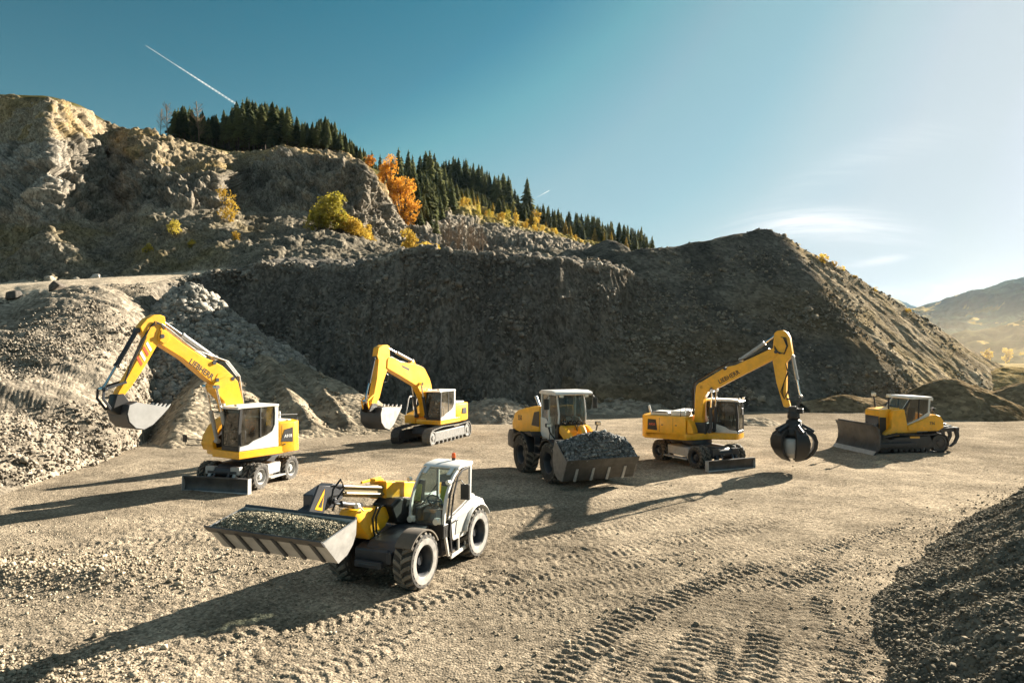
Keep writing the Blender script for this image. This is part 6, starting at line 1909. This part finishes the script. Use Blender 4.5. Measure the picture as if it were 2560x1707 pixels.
# ------------------------------------------------------------------ wheeled excavator with grapple
def excavator_grapple():
    c, hd, hu = (8.5, 31.97), (.41, -.91), (.84, -.545)
    t = thing("wheeled_excavator", "yellow wheeled excavator with a closed orange peel grapple hanging from its boom", "excavator", (c[0], c[1], sink(c)), ang(hd))
    wheeled_base(t, 1.32, -1.32, blade_x=2.16, bh=(-.03, .46), bw=1.27, rmat=GRY, dark=True)
    rz = ang(hu) - ang(hd)
    deck = [(-2.1, -1.22), (-.1, -1.22), (.35, -.75), (.6, -.3), (1.72, .15), (1.78, .3), (1.78, 1.24), (-.2, 1.24), (-2.1, 1.0)]
    hood = [(-.12, -1.22), (-.12, 1.22), (-1.75, 1.22), (-2.15, 1.0), (-2.38, .5), (-2.38, -.5), (-2.25, -1.05), (-2.05, -1.22)]
    h = exc_upper(t, rz, deck, hood, 1.16, 2.20, [(-1.92, 1.56), (-1.90, 2.04), (-1.52, 2.02), (-1.45, 1.54)], -1)
    lettering(h, "A920", .14, (-1.70, -1.236, 1.80), (1, 0), -1, REDW)
    tp = MB(); tp.bb(-1.9, -1.0, -.95, .3, 2.20, 2.34); tp.bb(-.95, -.25, -.9, .9, 2.20, 2.42); tp.cyl((-2.0, -.6, 2.25), (-2.1, -.6, 2.62), .05); part("hood_top", tp, WHT, h, bevel=.03)
    for x in (-1.36, -.72):
        q = MB(); q.bb(x, x + .014, -1.2245, -1.2215, 1.48, 2.12); part("panel_gap", q, BLK, h)
    for x in (-1.26, -.62):
        q = MB(); q.bb(x, x + .09, -1.24, -1.222, 1.78, 1.82); part("latch", q, BLK, h)
    v = MB(); v.bb(-1.8, -1.1, -1.0, -.7, 2.345, 2.37); part("hood_vent", v, BLK, h)
    rail(h, [(-.4, -1.1, 2.2), (-.4, -1.1, 2.75), (.0, -1.0, 2.80), (.1, -.95, 2.3)], .022)
    rail(h, [(-.3, -.7, 2.3), (-.3, -.7, 2.9), (.05, -.6, 2.9), (.05, -.6, 2.3)], .022)
    sk = MB(); sk.prism([(-.1, 1.45), (-.1, 2.1), (.05, 1.95), (.18, 1.6), (.2, 1.45)], -1.15, -.5); part("side_cover", sk, YEL, h, bevel=.03)
    exc_cab(t, rz, .18, 1.78, .28, 1.24, 1.38, 2.95)
    mm = MB(); mm.tube([(1.8, .30, 2.75), (2.0, .1, 2.7), (2.0, .1, 2.55)], .015, 6); mm.bb(1.98, 2.02, .02, .2, 2.3, 2.6); part("mirror", mm, BLK, t, bevel=.01, rz=rz)
    b1 = MB(); b1.prism([(-.12, 1.40), (-.04, 2.11), (.01, 3.2), (.06, 3.56), (.20, 3.72), (.55, 3.72), (.78, 3.52), (.62, 3.34), (.38, 2.96), (.33, 2.13), (.42, 1.40)], -.33, .12); part("boom_base", b1, YEL, t, bevel=.025, rz=rz)
    bk = MB(); bk.bb(-.2, .55, -.5, .26, 1.4, 1.9); part("boom_bracket", bk, ANT, t, bevel=.03, rz=rz)
    b2 = MB(); b2.prism([(.04, 3.50), (.14, 3.66), (.41, 3.82), (1.19, 4.31), (1.37, 4.42), (1.82, 4.52), (3.34, 5.24), (3.56, 5.28), (3.60, 4.98), (3.40, 4.76), (1.82, 3.92), (1.1, 3.52), (.62, 3.30), (.3, 3.26)], -.28, .08)
    boom = part("boom", b2, YEL, t, bevel=.02, rz=rz)
    for p in ((.30, 3.5), (.75, 3.42), (1.35, 4.36), (3.52, 5.1)):
        pn = MB(); pn.cyl((p[0], -.33, p[1]), (p[0], .12, p[1]), .075, 12); part('pin', pn, ANT, boom)
    lettering(boom, "LIEBHERR", .27, (1.52, -.283, 3.98), (.88, .475), -1, BLK, squeeze=.9)
    q = MB(); q.prism([(3.20, 5.10), (3.50, 5.22), (3.52, 5.0), (3.36, 4.84), (3.16, 4.80)], -.296, -.278); part("boom_plate", q, YEL, boom, bevel=.008); q = MB(); q.prism([(.14, 3.58), (.45, 3.78), (.80, 3.74), (.86, 3.46), (.62, 3.34), (.3, 3.32)], -.296, -.278); part("boom_plate", q, YEL, boom, bevel=.008)
    ram(t, (2.0, -.1, 4.76), (3.62, -.1, 5.92), .08, .62, GRY, rz)
    for s in (-.42, .22): ram(t, (.72, s, 1.55), (.82, s, 3.36), .075, .58, ANT, rz)
    for k in range(4):
        q = MB(); q.tube([(-.12 - .02 * k, -.22 + .09 * k, 2.2), (-.16, -.22 + .09 * k, 3.35), (-.06, -.22 + .09 * k, 3.72), (.3, -.22 + .09 * k, 3.92), (.9, -.22 + .09 * k, 4.3), (1.45, -.22 + .09 * k, 4.62), (2.3, -.22 + .09 * k, 4.80), (3.2, -.22 + .09 * k, 5.24)], .028, 6); part("hose", q, HOSE, boom)
    s1 = MB(); s1.prism([(3.44, 5.9), (3.56, 6.0), (3.78, 6.03), (3.96, 5.92), (4.07, 5.72), (4.18, 5.02), (4.10, 4.85), (3.93, 4.65), (3.93, 3.35), (4.07, 2.80), (3.96, 2.72), (3.82, 2.76), (3.53, 3.77), (3.36, 4.78), (3.40, 5.5)], -.26, .06)
    stick = part("stick", s1, YEL, t, bevel=.02, rz=rz)
    for k in range(3):
        q = MB(); q.tube([(3.45, -.285, 5.35 - .06 * k), (3.60 + .03 * k, -.30, 5.1 - .04 * k), (3.86, -.30, 5.0 + .02 * k), (4.0 - .02 * k, -.30, 5.35), (3.92 - .05 * k, -.29, 5.70), (3.72, -.285, 5.72)], .018, 6); part("hose", q, HOSE, stick)
    for k in range(2):
        q = MB(); q.tube([(3.92, -.27, 4.6), (3.98 + .04 * k, -.3, 4.2), (3.85, -.3, 3.8), (3.72 + .06 * k, -.3, 3.4), (3.86, -.3, 3.1), (4.0, -.28, 3.35 + .1 * k), (4.02, -.27, 3.9)], .020, 6); part("hose", q, HOSE, stick)
    ram(t, (4.16, -.1, 4.90), (4.47, -.1, 3.22), .07, .58, GRY, rz)
    lk = MB()
    for s in (-.28, .06): lk.prism(thick([(3.95, 3.05), (4.46, 3.20)], .07), s, s + .035); lk.prism(thick([(4.48, 3.22), (4.30, 2.75)], .07), s, s + .035)
    part("tool_link", lk, ANT, t, bevel=.006, rz=rz)
    # grapple
    gx, gy = 4.2, -.1
    gm = MB(); gm.lathe_z([(0, 2.80), (.10, 2.80), (.14, 2.62), (.24, 2.56), (.26, 2.30), (.20, 2.24), (.30, 2.18), (.34, 1.92), (.46, 1.84), (.48, 1.62), (.36, 1.45), (.0, 1.45)], (gx, gy, 0), 20)
    gm.bb(gx - .16, gx + .16, gy - .20, gy + .20, 2.45, 2.78); gm.bb(gx + .15, gx + .38, gy - .1, gy + .1, 2.5, 2.7)
    gr = part("grapple", gm, BLK, t, bevel=.012, rz=rz)
    tine_p = [(.38, 1.86), (.62, 1.80), (.84, 1.62), (.93, 1.34), (.90, 1.05), (.74, .76), (.50, .56), (.22, .46), (.20, .52), (.45, .64), (.64, .82), (.77, 1.08), (.79, 1.33), (.70, 1.52), (.50, 1.64), (.38, 1.66)]
    wd = [.16, .2, .25, .29, .29, .25, .17, .05, .05, .17, .25, .29, .29, .25, .2, .16]
    for k in range(5):
        a = 2 * math.pi * (k + .25) / 5; ca, sa = math.cos(a), math.sin(a)
        m = MB(); V = []
        for sgn in (-1, 1):
            for (r_, z_), w_ in zip(tine_p, wd): V.append((gx + ca * r_ - sa * sgn * w_, gy + sa * r_ + ca * sgn * w_, z_))
        n = len(tine_p)
        F = [(i, (i + 1) % n, n + (i + 1) % n, n + i) for i in range(n)]
        half = n // 2
        for off in (0, n): F += [(off + i, off + i + 1, off + n - 2 - i, off + n - 1 - i) for i in range(half - 1)]
        m.add(V, F)
        tn = part("tine", m, BLK, gr, bevel=.008)
        q = MB(); q.cyl((gx + ca * .30, gy + sa * .30, 2.02), (gx + ca * .80, gy + sa * .80, 1.74), .065, 10); part("tine_cylinder", q, ANT, gr)
    q = MB(); q.lathe_z([(0, 1.5), (.62, 1.45), (.70, 1.2), (.62, .85), (.35, .62), (0, .58)], (gx, gy, 0), 18)
    part("grapple_inside", q, STL, gr)


excavator_grapple()


# ------------------------------------------------------------------ bulldozer
def bulldozer():
    c, hd = (20.1, 35.9), (-.99, -.12)
    t = thing("bulldozer", "yellow bulldozer with a wide steel blade and rear ripper, off toward the earth piles", "bulldozer", (c[0], c[1], sink(c)), ang(hd))
    for s in (1, -1): track(t, -1.18, 1.72, .47, .40, s * .95, .52, .92, TRKD, TRKD, 40)
    for s in (1, -1):
        g = MB(); g.prism([(-.75, .56), (-.7, .86), (1.25, .80), (1.45, .52), (1.2, .36), (-.6, .36)], s * 1.0, s * 1.16); part("track_guard", g, ANT, t, bevel=.03)
        g = MB(); g.bb(-.1, .42, s * 1.15, s * 1.175, .74, .84); part("guard_plate", g, YEL, t)
    hu = MB(); hu.prism([(-1.4, .5), (-1.4, 1.05), (1.5, .95), (1.6, .5)], -.55, .55); part("chassis", hu, ANT, t, bevel=.03)
    hd_ = MB(); hd_.prism([(1.62, .78), (1.66, 1.72), (1.66, 2.06), (1.55, 2.14), (.55, 2.22), (.55, .78)], -.58, .58); hood = part("engine_hood", hd_, YEL, t, bevel=.04, segs=2)
    g = MB(); g.bb(1.655, 1.675, -.54, .54, .80, 1.80); g.prism([(1.3, .9), (1.3, 1.74), (1.664, 1.76), (1.664, .82)], .581, .592); part("grille", g, BLK, hood)
    for s in (1, -1):
        v = MB(); v.prism([(1.1, 1.98), (.72, 2.06), (.72, 2.0), (1.1, 1.92)], s * .575, s * .60); v.prism([(1.15, 1.62), (.70, 1.85), (.80, 1.60), (1.02, 1.50)], s * .575, s * .60); part("hood_vent", v, BLK, hood)
        sk = MB(); sk.prism([(1.55, .74), (1.55, .98), (1.20, 1.24), (1.18, 1.95), (1.05, 2.12), (.50, 2.18), (.32, 1.30), (-.2, 1.1), (-.2, .98), (.5, .97), (1.1, .90)], s * .60, s * .88); part("side_cowl", sk, YEL, t, bevel=.03)
        tk = MB(); tk.prism([(.34, 1.06), (.34, 1.34), (-.30, 1.58), (-.85, 1.80), (-1.15, 1.90), (-1.42, 1.80), (-1.58, 1.58), (-1.60, 1.24), (-1.28, 1.06)], s * .36, s * .95); part("fuel_tank", tk, YEL, t, bevel=.05, segs=2)
        l = MB(); l.cyl((1.12, s * .52, 2.1), (1.15, s * .60, 2.76), .04, 8); lb = part("lamp_stalk", l, BLK, hood)
        l = MB(); l.bb(1.08, 1.25, s * .60 - .1, s * .60 + .1, 2.76, 2.92); part("work_lamp", l, LENS, lb, bevel=.02)
    lettering(t, "736", .2, (-.95, .956, 1.45), (-1, 0), 1, ANT)
    # cab
    cb = MB()
    for s in (-1, 1):
        cb.prism([(.40, 1.32), (.28, 1.42), (-.30, 1.66), (-.86, 1.98), (-.92, 2.10), (-.96, 2.04), (-.96, 1.86), (-.35, 1.54), (.30, 1.26)], s * .72, s * .80)
        cb.prism([(-.92, 1.9), (-.84, 1.9), (-.90, 2.72), (-1.0, 2.72)], s * .72, s * .79)
        cb.prism([(.36, 2.15), (.46, 2.15), (.08, 2.70), (-.02, 2.70)], s * .62, s * .69)
    cb.bb(-.9, .35, -.71, .71, 1.0, 1.25)
    cab = part("cab", cb, WHT, t, bevel=.012)
    dkp = MB()
    for s in (-1, 1): dkp.prism([(.48, 1.32), (.50, 2.14), (.10, 2.70), (.0, 2.70), (.40, 2.12), (.36, 1.36)], s * .70, s * .76); dkp.prism([(-.36, 1.68), (-.42, 2.70), (-.36, 2.70), (-.30, 1.66)], s * .735, s * .785)
    part("door_post", dkp, BLK, cab, bevel=.008)
    rf = MB(); rf.prism([(.14, 2.66), (.16, 2.74), (.06, 2.82), (-1.05, 2.78), (-1.14, 2.72), (-1.12, 2.58), (-1.02, 2.58), (-.98, 2.68)], -.78, .80); part("roof", rf, WHT, cab, bevel=.03, segs=2)
    for s in (-1, 1):
        g = MB(); sheet(g, [(.40, 1.38), (.44, 2.12), (.04, 2.68), (-.94, 2.68), (-.88, 2.02), (-.30, 1.64)], s * .76); part("side_window", g, GLD, cab)
    g = MB(); strip(g, [(.43, 2.12), (.04, 2.68)], -.66, .66); part("windshield", g, GLS, cab)
    g = MB(); strip(g, [(-.9, 2.0), (-.95, 2.66)], -.72, .72); part("rear_window", g, GLS, cab)
    s = MB(); s.bb(-.5, 0, -.25, .25, 1.45, 1.6); s.prism([(-.42, 1.58), (-.52, 2.2), (-.62, 2.2), (-.56, 1.58)], -.24, .24); s.bb(-.4, -.1, -.2, .2, 1.25, 1.45); s.bb(.1, .36, -.5, .5, 1.25, 1.95); part("seat", s, SEAT, cab, bevel=.03)
    l = MB(); l.bb(-1.3, -1.16, .55, .72, 2.02, 2.22); l.cyl((-1.23, .63, 1.85), (-1.23, .63, 2.05), .025); part("rear_lamp", l, BLK, t, bevel=.02)
    # blade
    pr = [(2.62, 1.42), (2.50, 1.20), (2.44, .85), (2.47, .50), (2.60, .20), (2.74, .02)]
    b = MB(); b.prism(thick(pr, -.04), -1.68, 1.68); bl = part("dozer_blade", b, BLD, t)
    for sd in (-1, 1):
        e = MB(); e.prism(pr + [(2.66, .02), (2.40, .3), (2.36, .9), (2.44, 1.3)], sd * 1.68, sd * 1.72); part("blade_end", e, BLD, bl)
    e = MB(); e.prism([(2.60, .20), (2.76, -.01), (2.78, .0), (2.625, .205)], -1.70, 1.70); part("cutting_edge", e, GRY, bl)
    e = MB(); e.prism([(2.62, 1.42), (2.56, 1.32), (2.52, 1.34), (2.57, 1.52), (2.61, 1.52)], -1.45, 1.45); part("spill_guard", e, BLD, bl)
    for s in (-1, 1):
        a = MB(); a.prism([(.2, .40), (.2, .56), (2.40, .52), (2.42, .30)], s * 1.26, s * 1.38); part("push_arm", a, ANT, t, bevel=.02)
        ram(t, (1.45, s * .46, 1.55), (2.36, s * .46, .80), .065, .6)
    # ripper
    r = MB(); r.prism([(-1.5, 1.30), (-1.66, 1.55), (-1.82, 1.40), (-1.9, .95), (-1.6, .7)], -.45, .45); rp = part("ripper_frame", r, ANT, t, bevel=.03)
    for y in (-.5, 0, .5):
        q = MB(); q.prism([(-1.7, 1.16), (-1.7, .98), (-2.55, .98), (-2.72, .70), (-2.60, .36), (-2.30, .20), (-2.28, .26), (-2.50, .44), (-2.58, .72)][:3] + [(-2.52, .98), (-2.62, .72), (-2.50, .44), (-2.26, .24), (-2.30, .18), (-2.60, .36), (-2.78, .70), (-2.74, 1.10), (-2.6, 1.20)], y - .06, y + .06); part("ripper_shank", q, ANT, rp, bevel=.01)
    q = MB(); q.bb(-2.68, -2.46, -.68, .68, 1.0, 1.2); part("ripper_beam", q, ANT, rp, bevel=.02)
    ram(rp, (-1.75, .3, 1.45), (-2.5, .3, 1.22), .05)


bulldozer()
# ------------------------------------------------------------------ air
def build_haze():
    mb = MB(); mb.bb(-4500, 4500, -300, 4600, -3.4, 330)
    m = bpy.data.materials.new("haze_air"); m.use_nodes = True
    nt = m.node_tree
    for k in list(nt.nodes): nt.nodes.remove(k)
    out = nt.nodes.new("ShaderNodeOutputMaterial")
    v = nt.nodes.new("ShaderNodeVolumePrincipled")
    v.inputs['Color'].default_value = (.55, .78, 1.0, 1)
    v.inputs['Density'].default_value = HAZE
    v.inputs['Anisotropy'].default_value = .4
    nt.links.new(v.outputs[0], out.inputs['Volume'])
    o = part("haze", mb, m)
    o['kind'] = 'stuff'
    o['label'] = "pale haze filling the valley air"


def build_dust():
    """golden dust hanging over the valley floor behind the earth piles"""
    mb = MB(); mb.prism_z([(62, 95), (330, 95), (480, 420), (215, 420)], -2.5, 20, [(66, 100), (320, 100), (470, 410), (225, 410)])
    m = bpy.data.materials.new("dust_air"); m.use_nodes = True
    nt = m.node_tree
    for k in list(nt.nodes): nt.nodes.remove(k)
    out = nt.nodes.new("ShaderNodeOutputMaterial")
    v = nt.nodes.new("ShaderNodeVolumePrincipled")
    v.inputs['Color'].default_value = (1.0, .86, .62, 1)
    v.inputs['Density'].default_value = .00017
    v.inputs['Anisotropy'].default_value = .5
    nt.links.new(v.outputs[0], out.inputs['Volume'])
    o = part("dust", mb, m)
    o['kind'] = 'stuff'
    o['label'] = "golden dust hanging low over the valley at the right"


build_dust()
HAZE = 0.00002
build_haze()
